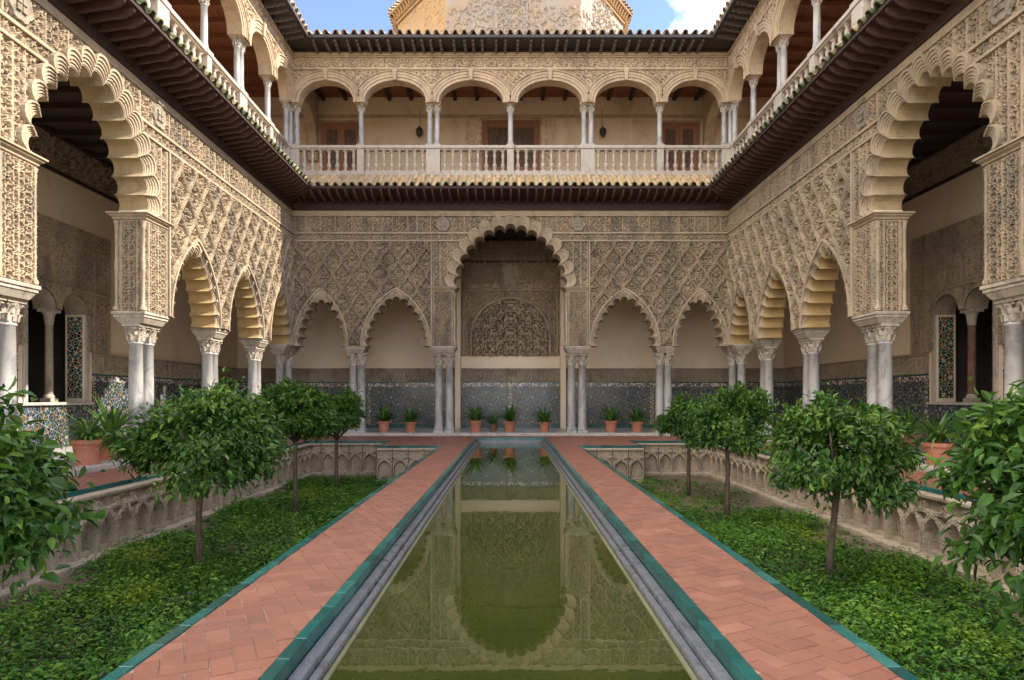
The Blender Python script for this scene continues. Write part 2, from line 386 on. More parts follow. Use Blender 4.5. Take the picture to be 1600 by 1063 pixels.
def pat_sebka(u, v, seed):
    w, hh = 0.64, 1.0
    p0 = u / w + v / hh; q0 = u / w - v / hh
    p = p0 + 0.03 * np.sin(2 * math.pi * q0); q = q0 + 0.03 * np.sin(2 * math.pi * p0)
    k = w * hh / math.hypot(w, hh)
    d = np.minimum(np.abs(p - np.round(p)), np.abs(q - np.round(q))) * k
    rib = sst(0.050, 0.036, d) * (1 - 0.3 * sst(0.012, 0.005, d))
    P = np.floor(p); Q = np.floor(q)
    uc = w * (P + Q + 1) / 2; vc = hh * (P - Q) / 2
    inf = scroll(np.abs(u - uc) + 0.02, v - vc + 7 * hsh(P, Q, seed), 0.20, seed, 1.55, 0.15)
    inf2 = scroll(u, v, 0.24, seed + 1, 1.5)
    f = 0.75 * inf + 0.25 * inf2 * inf
    return np.maximum(rib * 0.12, f * 0.092)
def pat_fine(s=0.18, depth=0.06):
    def f(u, v, seed): return scroll(u, v, s, seed, 1.55) * depth
    return f
def pat_panels(bars, s=0.165, depth=0.065):
    """a band split by narrow vertical fillets"""
    def f(u, v, seed):
        h = scroll(u, v, s, seed, 1.5) * depth
        h = h * (0.7 + 0.3 * hsh(np.searchsorted(bars, u.ravel()).reshape(u.shape).astype(float), 2.0, seed))
        d = np.min(np.abs(u[..., None] - np.asarray(bars)[None, None, :]), axis=-1) if len(bars) else np.full(u.shape, 9.)
        return np.maximum(h, sst(0.032, 0.018, d) * 0.06)
    return f
def pat_pier(u0, u1):
    def f(u, v, seed):
        uc = (u0 + u1) / 2; x = np.abs(u - uc)
        h = scroll(x + 0.04, v, 0.16, seed, 1.6, 0.08) * 0.06
        bw = (u1 - u0) / 2
        return np.maximum(h, np.maximum(sst(0.03, 0.022, np.abs(x - (bw - 0.05))), sst(0.018, 0.010, x)) * 0.06)
    return f

def grid(name, matn, org, U, V, Nn, u0, u1, v0, v1, du, hf, seed=1.0, keep=None, crisp=True):
    """height-field panel: org + u*U + v*V + h*Nn ; keep(u,v) says which points stay"""
    nu = max(2, int(round((u1 - u0) / du)) + 1); nv = max(2, int(round((v1 - v0) / du)) + 1)
    uu, vv = np.meshgrid(np.linspace(u0, u1, nu), np.linspace(v0, v1, nv))
    h = hf(uu, vv, seed)
    h[0, :] = np.minimum(h[0, :], 0.0); h[-1, :] = np.minimum(h[-1, :], 0.0); h[:, 0] = np.minimum(h[:, 0], 0.0); h[:, -1] = np.minimum(h[:, -1], 0.0)
    U, V, Nn, org = (np.array(a, float) for a in (U, V, Nn, org))
    P = org + uu[..., None] * U + vv[..., None] * V + h[..., None] * Nn
    idx = np.arange(nu * nv).reshape(nv, nu)
    q = np.stack([idx[:-1, :-1], idx[:-1, 1:], idx[1:, 1:], idx[1:, :-1]], -1).reshape(-1, 4)
    P = P.reshape(-1, 3)
    if keep is not None:
        k = keep(uu, vv).ravel(); q = q[k[q].all(1)]
        used = np.zeros(len(P), bool); used[q.ravel()] = True
        rm = np.cumsum(used) - 1; P = P[used]; q = rm[q]
    if np.dot(np.cross(U, V), Nn) < 0: q = q[:, ::-1]
    return mesh_np(name, P, q, not crisp, [matn])
LX = ((1, 0, 0), (0, 0, 1), (0, -1, 0))          # panel on a wing: u along x, v up, relief towards the court (-y)

# ------------------------------------------------------------------ arches
class Arch:
    """two-centred arch: half width a, rise b, springing at height z"""
    def __init__(s, uc, a, b, z, n, half=None):
        s.uc, s.a, s.b, s.z, s.n, s.half = uc, a, b, z, n, half
        s.c = max((b * b - a * a) / (2 * a), 0.0); s.R = a + s.c
    def inside(s, u, v, d=0.0):
        x = np.abs(u - s.uc); y = v - s.z
        r = (np.hypot(x + s.c, y) < s.R - d) & (y >= 0)
        return r | ((y < 0) & (x < (s.half if s.half else s.a - d)))
    def smooth(s, d, m):
        """m points from left springing over the apex to the right springing"""
        r = s.R - d; pm = math.acos(min(1, s.c / r)); out = []
        k = (m - 1) // 2
        for i in range(m):
            if i <= k: ph = pm * i / k; out.append((s.uc + s.c - r * math.cos(ph), s.z + r * math.sin(ph)))
            else: ph = pm * (m - 1 - i) / (m - 1 - k); out.append((s.uc - s.c + r * math.cos(ph), s.z + r * math.sin(ph)))
        return out
    def lobed(s, d, sag, per=7):
        """cusps on the curve offset by d, lobes swelling outwards by sag*chord"""
        m = 2 * s.n * 20 + 1
        P = np.array(s.smooth(d, m)); L = np.concatenate([[0], np.cumsum(np.hypot(*np.diff(P, axis=0).T))])
        t = np.linspace(0, L[-1], s.n + 1)
        C = np.stack([np.interp(t, L, P[:, 0]), np.interp(t, L, P[:, 1])], 1)
        out = []
        for i in range(s.n):
            p, q = C[i], C[i + 1]; ch = np.linalg.norm(q - p); mid = (p + q) / 2
            nrm = np.array([-(q - p)[1], (q - p)[0]]) / ch
            sg = sag * ch; Rr = (ch * ch / 4 + sg * sg) / (2 * sg); cen = mid + nrm * (sg - Rr)
            a0 = math.atan2(*(p - cen)[::-1]); a1 = math.atan2(*(q - cen)[::-1])
            while a1 > a0: a1 -= 2 * math.pi
            for k in range(per + (1 if i == s.n - 1 else 0)):
                a = a0 + (a1 - a0) * k / per; w = cen + Rr * np.array([math.cos(a), math.sin(a)])
                out.append((float(w[0]), max(float(w[1]), s.z - 0.0)))
        return out
def loft_outline(mb, rows, smooth=True):
    mb.loft([[(x, y, z) for x, z in o] for o, y in rows], smooth)

def build_arch(parent, A, thick, d0, steps, intr_mat, name, sag=0.5, out_y=-0.05, per=7, scallop=False):
    """one cusped arch: 'archivolt' of nested scallops and its 'intrados'"""
    sm = A.smooth
    L0 = A.lobed(d0, sag, per); m = len(L0)
    mb = MB()
    loft_outline(mb, [(L0, thick), (L0, 0.0)], True)
    intr = mb.mesh('intrados', intr_mat)
    # sharp cusps: split smoothing where the outline turns hard
    mb2 = MB()
    rows = [(L0, 0.0)]; y = 0.0
    for dd, dy in steps:
        Lq = A.lobed(dd, sag, per)
        rows.append((Lq, y - dy * 0.0)); y = y - dy; rows.append((Lq, y))
    if scallop:
        O = A.lobed(0.17, sag, per); Oi = A.lobed(0.215, sag, per)
        rows.append((Oi, y)); rows.append((Oi, y - 0.03)); rows.append((O, y - 0.03)); rows.append((O, 0.03))
    else:
        O = sm(0.0, m)
        rows.append((sm(0.055, m), y)); rows.append((sm(0.05, m), y - 0.035)); rows.append((O, y - 0.035)); rows.append((O, 0.03))
    loft_outline(mb2, rows, False)
    loft_outline(mb2, [(O, thick + 0.004), (L0, thick + 0.004)], False)
    e = obj(name, mb2.mesh('archivolt', 'stucco_trim'), parent)
    for p in intr.polygons: p.use_smooth = False
    obj('intrados', intr, e)
    return e

# ------------------------------------------------------------------ levels (walkway = 0)
XW, YB = 7.5, 22.0                    # court faces of the side arcades and of the far arcade
ZF = 0.09                             # gallery floor
Z_IMP, Z_COR, Z_TOP = 3.08, 5.10, 7.74
TH = 0.60
Z_BAL, Z_SPR, Z_UP = 8.96, 11.50, 13.15
WINGS = {'far': ((0, YB, 0), 0.0), 'left': ((-XW, 0, 0), R(90)), 'right': ((XW, 0, 0), R(-90))}
def side_u(lst): return [-x for x in lst][::-1]

# ------------------------------------------------------------------ shared meshes
def column_meshes(h_base, h_shaft0, h_shaft1, h_cap, r, seg=16):
    b = MB(); k = r / 0.14
    b.box(-0.17 * k, 0.17 * k, -0.17 * k, 0.17 * k, h_base, h_base + 0.09 * k)
    b.lathe([(0.165 * k, h_base + 0.09 * k), (0.185 * k, h_base + 0.115 * k), (0.185 * k, h_base + 0.14 * k), (0.16 * k, h_base + 0.165 * k), (0.148 * k, h_base + 0.19 * k), (0.165 * k, h_base + 0.215 * k), (0.15 * k, h_shaft0)], seg)
    s = MB()
    s.lathe([(r * 1.03, h_shaft0), (r, h_shaft0 + 0.05), (r, (h_shaft0 + h_shaft1) / 2), (r * 0.92, h_shaft1 - 0.06), (r * 1.04, h_shaft1 - 0.05), (r * 1.06, h_shaft1 - 0.025), (r * 0.94, h_shaft1)], seg)
    c = MB(); H = h_cap - h_shaft1
    c.lathe([(r * 0.94, h_shaft1), (r * 0.98, h_shaft1 + H * 0.3), (r * 1.08, h_shaft1 + H * 0.6), (r * 1.3, h_shaft1 + H * 0.82)], seg)
    for k_ in range(8):                      # two rows of leaves
        for row, (z0, z1, ro) in enumerate(((0.02, 0.42, 1.22), (0.36, 0.80, 1.42))):
            a = 2 * math.pi * (k_ + 0.5 * row) / 8; ca, sa = math.cos(a), math.sin(a); w = r * 0.30
            pts = []
            for t, rad, ww in ((z0, 1.0, 1.0), ((z0 + z1) / 2, 1.09, 1.05), (z1 - 0.06, ro, 0.8), (z1 - 0.11, ro + 0.13, 0.25)):
                z = h_shaft1 + H * t; q = rad * r
                pts.append([(q * ca - w * ww * sa, q * sa + w * ww * ca, z), ((q + 0.03) * ca, (q + 0.03) * sa, z), (q * ca + w * ww * sa, q * sa - w * ww * ca, z)])
            c.loft(pts, False)
    for k_ in range(4):                      # corner volutes
        a = math.pi / 4 + k_ * math.pi / 2
        c.tube([(1.0 * r * math.cos(a), 1.0 * r * math.sin(a), h_shaft1 + H * 0.62), (1.38 * r * math.cos(a), 1.38 * r * math.sin(a), h_shaft1 + H * 0.84), (1.5 * r * math.cos(a), 1.5 * r * math.sin(a), h_shaft1 + H * 0.72)], [r * 0.16, r * 0.2, r * 0.13], 6)
    q = r * 1.32
    c.box(-q, q, -q, q, h_shaft1 + H * 0.84, h_cap)
    return b.mesh('column_base', 'marble'), s.mesh('column_shaft', 'marble'), c.mesh('column_capital', 'marble_cap')
COLM = column_meshes(ZF, 0.34, 2.48, 2.84, 0.14)
UCOL = column_meshes(Z_BAL + 1.06, Z_BAL + 1.24, 11.20, 11.42, 0.088)
def column(parent, u, y, ms=COLM):
    e = empty('column', (u, y, 0), parent=parent)
    for nm, me in zip(('base', 'shaft', 'capital'), ms): obj(nm, me, e)
    return e
def impost(parent, u0, u1, y0, y1, z0, z1):
    m = MB(); g = 0.05; h = z1 - z0
    m.frus(u0 + 0.02, u1 - 0.02, y0 + 0.02, y1 - 0.02, z0, u0 - g, u1 + g, y0 - g, y1 + g, z0 + h * 0.5)
    m.box(u0 - g - 0.015, u1 + g + 0.015, y0 - g - 0.015, y1 + g + 0.015, z0 + h * 0.5, z0 + h * 0.74)
    m.box(u0 - g - 0.04, u1 + g + 0.04, y0 - g - 0.04, y1 + g + 0.04, z0 + h * 0.74, z1)
    return obj('impost_block', m.mesh('impost_block', 'marble_cap', 0.008), parent)
def cornice(parent, u0, u1, y0, y1, z0, z1):
    m = MB(); h = z1 - z0
    for g, a, b in ((0.02, 0, 0.22), (0.05, 0.22, 0.42), (0.10, 0.62, 0.80), (0.135, 0.80, 1.0)):
        m.box(u0 - g, u1 + g, y0 - g, y1 + g, z0 + h * a, z0 + h * b)
    m.frus(u0 - 0.05, u1 + 0.05, y0 - 0.05, y1 + 0.05, z0 + h * 0.42, u0 - 0.10, u1 + 0.10, y0 - 0.10, y1 + 0.10, z0 + h * 0.62)
    return obj('pier_cornice', m.mesh('pier_cornice', 'stucco_trim', 0.006), parent)
def colonette_mesh():
    m = MB(); z0, z1 = Z_IMP + 0.02, Z_COR - 0.17; p = [(0.07, z0), (0.075, z0 + 0.05), (0.05, z0 + 0.09), (0.036, z0 + 0.12)]
    zm = (z0 + z1) / 2
    p += [(0.036, zm - 0.12), (0.05, zm - 0.09), (0.04, zm - 0.06), (0.052, zm), (0.04, zm + 0.06), (0.05, zm + 0.09), (0.036, zm + 0.12)]
    p += [(0.036, z1 - 0.16), (0.05, z1 - 0.14), (0.04, z1 - 0.10), (0.07, z1)]
    m.lathe(p, 10); return m.mesh('colonette', 'stucco_trim')
COLONETTE = colonette_mesh()

def shield_mesh(seed):
    """oval coat-of-arms relief: scrolled rim, quartered field, small crown"""
    m = MB(); n = 22; rnd = random.Random(seed)
    rim, mid, inn = [], [], []
    for k in range(n + 1):
        a = 2 * math.pi * k / n; s = 1 + 0.09 * math.cos(7 * a)
        rim.append((0.27 * s * math.sin(a), 0.0, 0.27 * s * math.cos(a))); mid.append((0.24 * s * math.sin(a), -0.05, 0.24 * s * math.cos(a))); inn.append((0.175 * math.sin(a), -0.035, 0.18 * math.cos(a)))
    m.loft([rim, mid, inn, [(0, -0.055, 0)] * (n + 1)], False)
    for i, (x0, z0) in enumerate(((-0.1, 0.02), (0.01, 0.02), (-0.1, -0.1), (0.01, -0.1))):
        m.box(x0, x0 + 0.09, -0.072, -0.02, z0, z0 + 0.09)
    m.frus(-0.09, 0.09, -0.07, 0, 0.25, -0.13, 0.13, -0.08, 0, 0.31)
    for k in range(5): m.frus(-0.13 + k * 0.055, -0.09 + k * 0.055, -0.07, -0.01, 0.31, -0.115 + k * 0.055, -0.105 + k * 0.055, -0.05, -0.02, 0.36)
    return m.mesh('shield', 'shield')
SHIELD = shield_mesh(3)

DU = 0.0170
def build_arcade(side, lab, arches, piers, cols, imposts, u0, u1, seed, du=DU, intr='stucco_trim', plain=None):
    loc, rz = WINGS[side]
    T = empty('arcade_wall', loc, rz); tag(T, lab, 'arcade wall')
    big = [a for a in arches if a.half][0]; small = [a for a in arches if not a.half]
    # core
    pts = [(u0, Z_TOP), (u0, Z_IMP)]
    for A in sorted(arches, key=lambda a: a.uc):
        c = A.smooth(0.22 if A.half else 0.12, 41)
        if A.half: pts += [(A.uc - A.half, Z_IMP), (A.uc - A.half, Z_COR)] + c[1:-1] + [(A.uc + A.half, Z_COR), (A.uc + A.half, Z_IMP)]
        else: pts += c
    pts += [(u1, Z_IMP), (u1, Z_TOP)]
    m = MB(); m.poly_extrude(pts[::-1], 0.004, TH - 0.004)
    obj('wall_core', m.mesh('wall_core', 'plaster'), T)
    if plain:
        m = MB(); m.box(plain[0], plain[1], 0.0, TH, 0.0, Z_TOP); m.box(*((plain[0], plain[1] + 2.6) if plain[0] > 0 else (plain[0] - 2.6, plain[1])), 0.0, 0.4, Z_TOP + 0.35, Z_UP); obj('plain_wall', m.mesh('plain_wall', 'plaster'), T)
    def keep(uu, vv):
        k = np.ones(uu.shape, bool)
        for A in arches: k &= ~A.inside(uu, vv, 0.17 if A.half else 0.02)
        return k
    def panel(nm, a, b, c, d, f, s, mt='stucco', k=1.0):
        me = grid(nm, mt, (0, 0, 0), *LX, a, b, c, d, du * k, f, s, keep)
        if len(me.polygons): return obj(nm, me, T)
    pl = max(p[0] for p in piers if p[1] < big.uc) if False else None
    lp = [p for p in piers if p[1] <= big.uc][0]; rp = [p for p in piers if p[0] >= big.uc][0]
    z1 = 6.66
    panel('sebka_panel', u0 if u0 > -99 else u0, lp[0] - 0.06, Z_IMP, z1, pat_sebka, seed)
    panel('sebka_panel', rp[1] + 0.06, u1, Z_IMP, z1, pat_sebka, seed + 1)
    rnd = random.Random(int(seed * 10))
    def bars(a, b):
        o = [a + 0.1]
        while o[-1] < b - 0.4: o.append(o[-1] + rnd.uniform(0.28, 0.62))
        return np.array(o)
    panel('spandrel_panel', lp[0], big.uc, Z_COR + 0.02, z1 + 0.04, pat_panels(np.array([lp[0] + 0.03, lp[0] + 0.27, lp[0] + 0.52])), seed + 2)
    panel('spandrel_panel', big.uc, rp[1], Z_COR + 0.02, z1 + 0.04, pat_panels(np.array([rp[1] - 0.52, rp[1] - 0.27, rp[1] - 0.03])), seed + 3)
    panel('inscription_band', u0, u1, 6.71, 6.92, pat_fine(0.14, 0.045), seed + 4)
    panel('frieze', u0, u1, 6.98, 7.53, pat_panels(bars(u0, u1)), seed + 5)
    for p in piers:
        panel('pier_panel', p[0], p[1], Z_IMP, Z_COR - 0.16, pat_pier(p[0], p[1]), seed + 6, k=0.5 if side != 'far' else 0.9)
    # mouldings, broken by the big arch
    def strip(z0_, z1_, pr, a=u0, b=u1, nm='moulding'):
        m_ = MB(); x = None
        zz = (z0_ + z1_) / 2
        if zz < big.z + big.b:
            w = math.sqrt(max(big.R ** 2 - (zz - big.z) ** 2, 0)) - big.c - 0.03
            m_.box(a, big.uc - w, -pr, 0.0, z0_, z1_); m_.box(big.uc + w, b, -pr, 0.0, z0_, z1_)
        else: m_.box(a, b, -pr, 0.0, z0_, z1_)
        obj(nm, m_.mesh(nm, 'stucco_trim', 0.006), T)
    strip(6.655, 6.712, 0.085); strip(6.918, 6.984, 0.07); strip(7.525, 7.575, 0.07)
    m = MB(); m.box(u0, u1, -0.03, 0.004, 7.57, Z_TOP); obj('plain_band', m.mesh('plain_band', 'stucco_trim'), T)
    for p, sg in ((lp, 1), (rp, -1)):           # upright fillets beside the sebka
        x = p[0] - 0.055 if sg == 1 else p[1] + 0.005
        m = MB(); m.box(x, x + 0.05, -0.095, 0.0, Z_IMP + (0.0), 6.655); obj('fillet', m.mesh('fillet', 'stucco_trim', 0.008), T)
    # arches
    for A in small:
        build_arch(T, A, TH, 0.31, [(0.285, 0.02), (0.245, 0.03), (0.20, 0.03)], intr, 'cusped_arch', 0.58, per=8)
    build_arch(T, big, TH, 0.44, [(0.42, 0.015), (0.375, 0.025), (0.325, 0.025), (0.275, 0.025)], 'stucco_trim' if side == 'far' else 'stucco_gold', 'large_cusped_arch', 0.54, per=8, scallop=True)
    # piers
    for p in piers:
        cornice(T, p[0], p[1], 0.0, TH, Z_COR - 0.17, Z_COR)
        impost(T, p[0] + 0.0, p[1] + 0.0, 0.04, TH - 0.04, 2.84, Z_IMP)
        inner = p[1] if p[1] <= big.uc else p[0]
        sgn = 1 if p[1] <= big.uc else -1
        me = grid('reveal_panel', 'stucco', (inner + sgn * 0.002, 0, 0), (0, 1, 0), (0, 0, 1), (sgn, 0, 0), 0.09, TH - 0.09, Z_IMP, Z_COR - 0.16, du * (0.55 if side != 'far' else 1.0), pat_pier(0.09, TH - 0.09), seed + 8)
        obj('reveal_panel', me, T)
        for yy in (0.03, TH - 0.03): obj('colonette', COLONETTE, T, (inner + sgn * 0.02, yy, 0))
    for u, y in cols: column(T, u, y)
    for a, b in imposts: impost(T, a, b, 0.06, TH - 0.06, 2.84, Z_IMP)
    # shields over the piers
    for p in piers:
        uc = (p[0] + p[1]) / 2 + (0.18 if p[1] <= big.uc else -0.18)*0
        obj('shield', SHIELD, T, (uc, -0.05, 7.255))
    return T

sm_far = [Arch(x, a, 2.0, Z_IMP, n) for x, a, n in ((-6.50, 0.97, 11), (-3.92, 1.22, 13), (3.92, 1.22, 13), (6.50, 0.97, 11))]
far_big = Arch(0, 2.20, 2.46, Z_COR, 15, 1.95)
build_arcade('far', 'far carved stucco arcade facing the pool with one tall arch between four small ones', sm_far + [far_big],
             [(-2.68, -1.95), (1.95, 2.68)],
             [(s * x, y) for s in (-1, 1) for x, y in ((2.12, 0.3), (2.50, 0.3), (5.19, 0.3), (5.48, 0.3), (7.72, 0.25))],
             [(s_a, s_b) for s_a, s_b in ((-5.60, -5.07), (5.07, 5.60), (-7.9, -7.52), (7.52, 7.9))], -7.5, 7.5, 1.3)
def side_layout():
    sm = [(15.2, 1.22, 13), (18.05, 1.22, 13), (20.75, 1.0, 11), (8.04, 1.22, 13)]
    return sm
piers_s = [(9.31, 10.09), (13.15, 13.93)]
cols_s = [9.50, 9.90, 13.34, 13.74, 16.49, 16.77, 19.37, 19.66, 6.45, 6.75]
imp_s = [(16.36, 16.90), (19.24, 19.79), (21.42, 21.86), (6.35, 6.86)]
for side, sg, lab, sd_ in (('left', 1, 'sunlit carved stucco arcade along the left side of the court', 4.1), ('right', -1, 'shaded carved stucco arcade along the right side of the court', 9.7)):
    f = (lambda a, b: (a, b)) if sg == 1 else (lambda a, b: (-b, -a))
    ar = [Arch(sg * c, a, 2.0, Z_IMP, n) for c, a, n in side_layout()] + [Arch(sg * 11.62, 1.92, 2.46, Z_COR, 15, 1.53)]
    u0, u1 = f(6.6, 22.0)
    build_arcade(side, lab, ar, sorted(f(*p) for p in piers_s), [(sg * c, 0.3) for c in cols_s] + [(sg * 21.64, 0.3)], [f(*i) for i in imp_s], u0, u1, sd_, intr='stucco_ochre', plain=f(0.5, 6.4))

# ------------------------------------------------------------------ lower tiled eave
def tile_mesh(nm, r0, r1, L, th, mats, seg=8, pan=False):
    """barrel tile along -y: r0 at the wall end, r1 at the eave end"""
    m = MB()
    def arc(r, y, flip=1): return [(r * math.cos(math.pi * k / seg), y, flip * r * math.sin(math.pi * k / seg)) for k in range(seg + 1)]
    s = -1 if pan else 1
    o0, o1 = arc(r0, 0, s), arc(r1, -L, s); i0, i1 = arc(r0 - th, 0, s), arc(r1 - th, -L, s); o2, i2 = arc(r1, -L + 0.10, s), arc(r1 - th, -L + 0.10, s)
    m.loft([o0, arc(r0 + (r1 - r0) * (1 - 0.10 / L), -L + 0.10, s)], True)
    m.cur = 1
    m.loft([arc(r0 + (r1 - r0) * (1 - 0.10 / L), -L + 0.10, s), o1], True); m.loft([o1, i1], False); m.loft([i1, i2], True)
    m.cur = 0; m.loft([i2, i0], True)
    return m.mesh(nm, mats)
CT = tile_mesh('cover_tile', 0.075, 0.088, 0.62, 0.018, ['rooftile', 'rooftile_glaze'])
CT2 = tile_mesh('cover_tile_upper_course', 0.072, 0.085, 0.60, 0.018, ['rooftile', 'rooftile'])
PT = tile_mesh('pan_tile', 0.08, 0.092, 1.10, 0.016, ['rooftile', 'rooftile_glaze'], pan=True)
def bracket_mesh(L, drop, nm, w=0.06, mt='wood_rafter'):
    m = MB()
    # side profile (y,z), curled nose at the eave end
    pr = [(0.04, 0.0), (0.04, -0.15), (-L * 0.55, -0.13), (-L * 0.72, -0.16), (-L * 0.86, -0.14), (-L, -0.075), (-L, 0.0)]
    pr = [(y, z + drop * max(-y, 0) / L) for y, z in pr]
    n = len(pr)
    vs_ = [(-w / 2, y, z) for y, z in pr] + [(w / 2, y, z) for y, z in pr]
    m.add(vs_, [tuple(range(n)), tuple(range(n, 2 * n))[::-1]] + [(i, (i + 1) % n, (i + 1) % n + n, i + n) for i in range(n)])
    return m.mesh(nm, mt)
BR = bracket_mesh(0.86, 0.16, 'rafter')
P_E = 0.90
def build_eave(side, lab, u0, u1, c0, c1):
    """c0/c1: mitre at that end (1) or straight cut (0)"""
    loc, rz = WINGS[side]
    T = empty('tiled_eave', loc, rz); tag(T, lab, 'eave')
    def lim(d): return u0 + (d if c0 else 0), u1 - (d if c1 else 0)
    e_ = 0.0015 if side == 'far' else 0.0; m = MB(); m.box(u0, u1, -0.07, 0.05, Z_TOP - 0.02 + e_, Z_TOP + 0.06 + e_); m.box(u0, u1, -0.05, 0.05, Z_TOP + 0.06 + e_, 7.98 + e_); m.box(u0, u1, -0.09, 0.05, 7.98 + e_, 8.05 + e_)
    obj('wall_beam', m.mesh('wall_beam', 'wood_dark', 0.006), T)
    a, b = u0, u1; a2, b2 = lim(P_E)
    def sheet(y0, z0, y1, z1, th):
        m_ = MB(); p0, q0 = lim(-y0 if y0 < 0 else 0); p1, q1 = lim(-y1)
        m_.add([(p0, y0, z0), (q0, y0, z0), (q1, y1, z1), (p1, y1, z1), (p0, y0, z0 + th), (q0, y0, z0 + th), (q1, y1, z1 + th), (p1, y1, z1 + th)],
               [(3, 2, 1, 0), (4, 5, 6, 7), (0, 1, 5, 4), (1, 2, 6, 5), (2, 3, 7, 6), (3, 0, 4, 7)]); return m_
    obj('soffit_board', sheet(0.0, 8.055, -P_E, 8.215, 0.02).mesh('soffit_board', 'wood_soffit'), T)
    obj('roof_bed', sheet(0.15, 8.90, -P_E + 0.02, 8.235, 0.03).mesh('roof_bed', 'stucco_dark'), T)
    p1, q1 = lim(P_E)
    m = MB(); m.box(p1, q1, -P_E - 0.015, -P_E + 0.005, 8.20, 8.27); obj('eave_board', m.mesh('eave_board', 'wood_dark'), T)
    n = int((q1 - p1) / 0.283)
    for k in range(n + 1):
        u = p1 + 0.02 + (q1 - p1 - 0.04) * k / n
        obj('rafter', BR, T, (u + random.uniform(-0.008, 0.008), 0, 8.06 - 0.005), random.uniform(-0.02, 0.02))
    if c0 or c1:                                # jack rafters under the valley
        for s_, uu in ((1, u0), (-1, u1)):
            if (s_ == 1 and not c0) or (s_ == -1 and not c1): continue
            for d in (0.3, 0.55):
                obj('rafter', BR, T, (uu + s_ * d, 0, 8.055), 0, sc=(1, d / P_E, 1))
    tilt = math.atan2(8.95 - 8.27, P_E + 0.15)
    n = int((q1 - p1) / 0.275); st = (q1 - p1) / n
    for k in range(n + 1):
        u = p1 + st * k
        L = P_E + 0.05
        y0, z0 = -P_E - 0.06, 8.25
        for me, back, dz in ((CT, 0.62, 0.05), (CT2, 1.12, 0.065)):
            t = tilt + random.uniform(-0.02, 0.02)
            obj('cover_tile', me, T, (u + random.uniform(-0.012, 0.012), y0 + back * math.cos(tilt), z0 + dz + back * math.sin(tilt)), rot=(tilt, 0, random.uniform(-0.03, 0.03)))
        if k < n: obj('pan_tile', PT, T, (u + st / 2, y0 - 0.02 + 1.10 * math.cos(tilt), z0 + 0.085 + 1.10 * math.sin(tilt)), rot=(tilt, 0, 0))
    return T
build_eave('far', 'lower tiled eave with dark rafters across the far wall above the tall arch', -7.5, 7.5, 1, 1)
build_eave('left', 'lower tiled eave with dark rafters along the left wall', 7.0, 22.0, 0, 1)
build_eave('right', 'lower tiled eave with dark rafters along the right wall', -22.0, -7.0, 1, 0)

# ------------------------------------------------------------------ upper gallery
def baluster_mesh():
    m = MB(); z0 = Z_BAL + 0.16; H = 0.74
    m.box(-0.065, 0.065, -0.065, 0.065, z0, z0 + 0.06)
    p = [(0.045, 0.06), (0.055, 0.10), (0.035, 0.13), (0.05, 0.17), (0.078, 0.27), (0.074, 0.34), (0.045, 0.41), (0.032, 0.45), (0.055, 0.475), (0.055, 0.50), (0.032, 0.525), (0.04, 0.58), (0.058, 0.72), (0.052, 0.80), (0.034, 0.87), (0.055, 0.90), (0.06, 0.94)]
    m.lathe([(r, z0 + H * z) for r, z in p], 10)
    m.box(-0.062, 0.062, -0.062, 0.062, z0 + H * 0.94, z0 + H)
    return m.mesh('baluster', 'balu')
BALU = baluster_mesh()
def ellipse(uc, a, b, z, m): return [(uc - a * math.cos(math.pi * i / (m - 1)), z + b * math.sin(math.pi * i / (m - 1))) for i in range(m)]
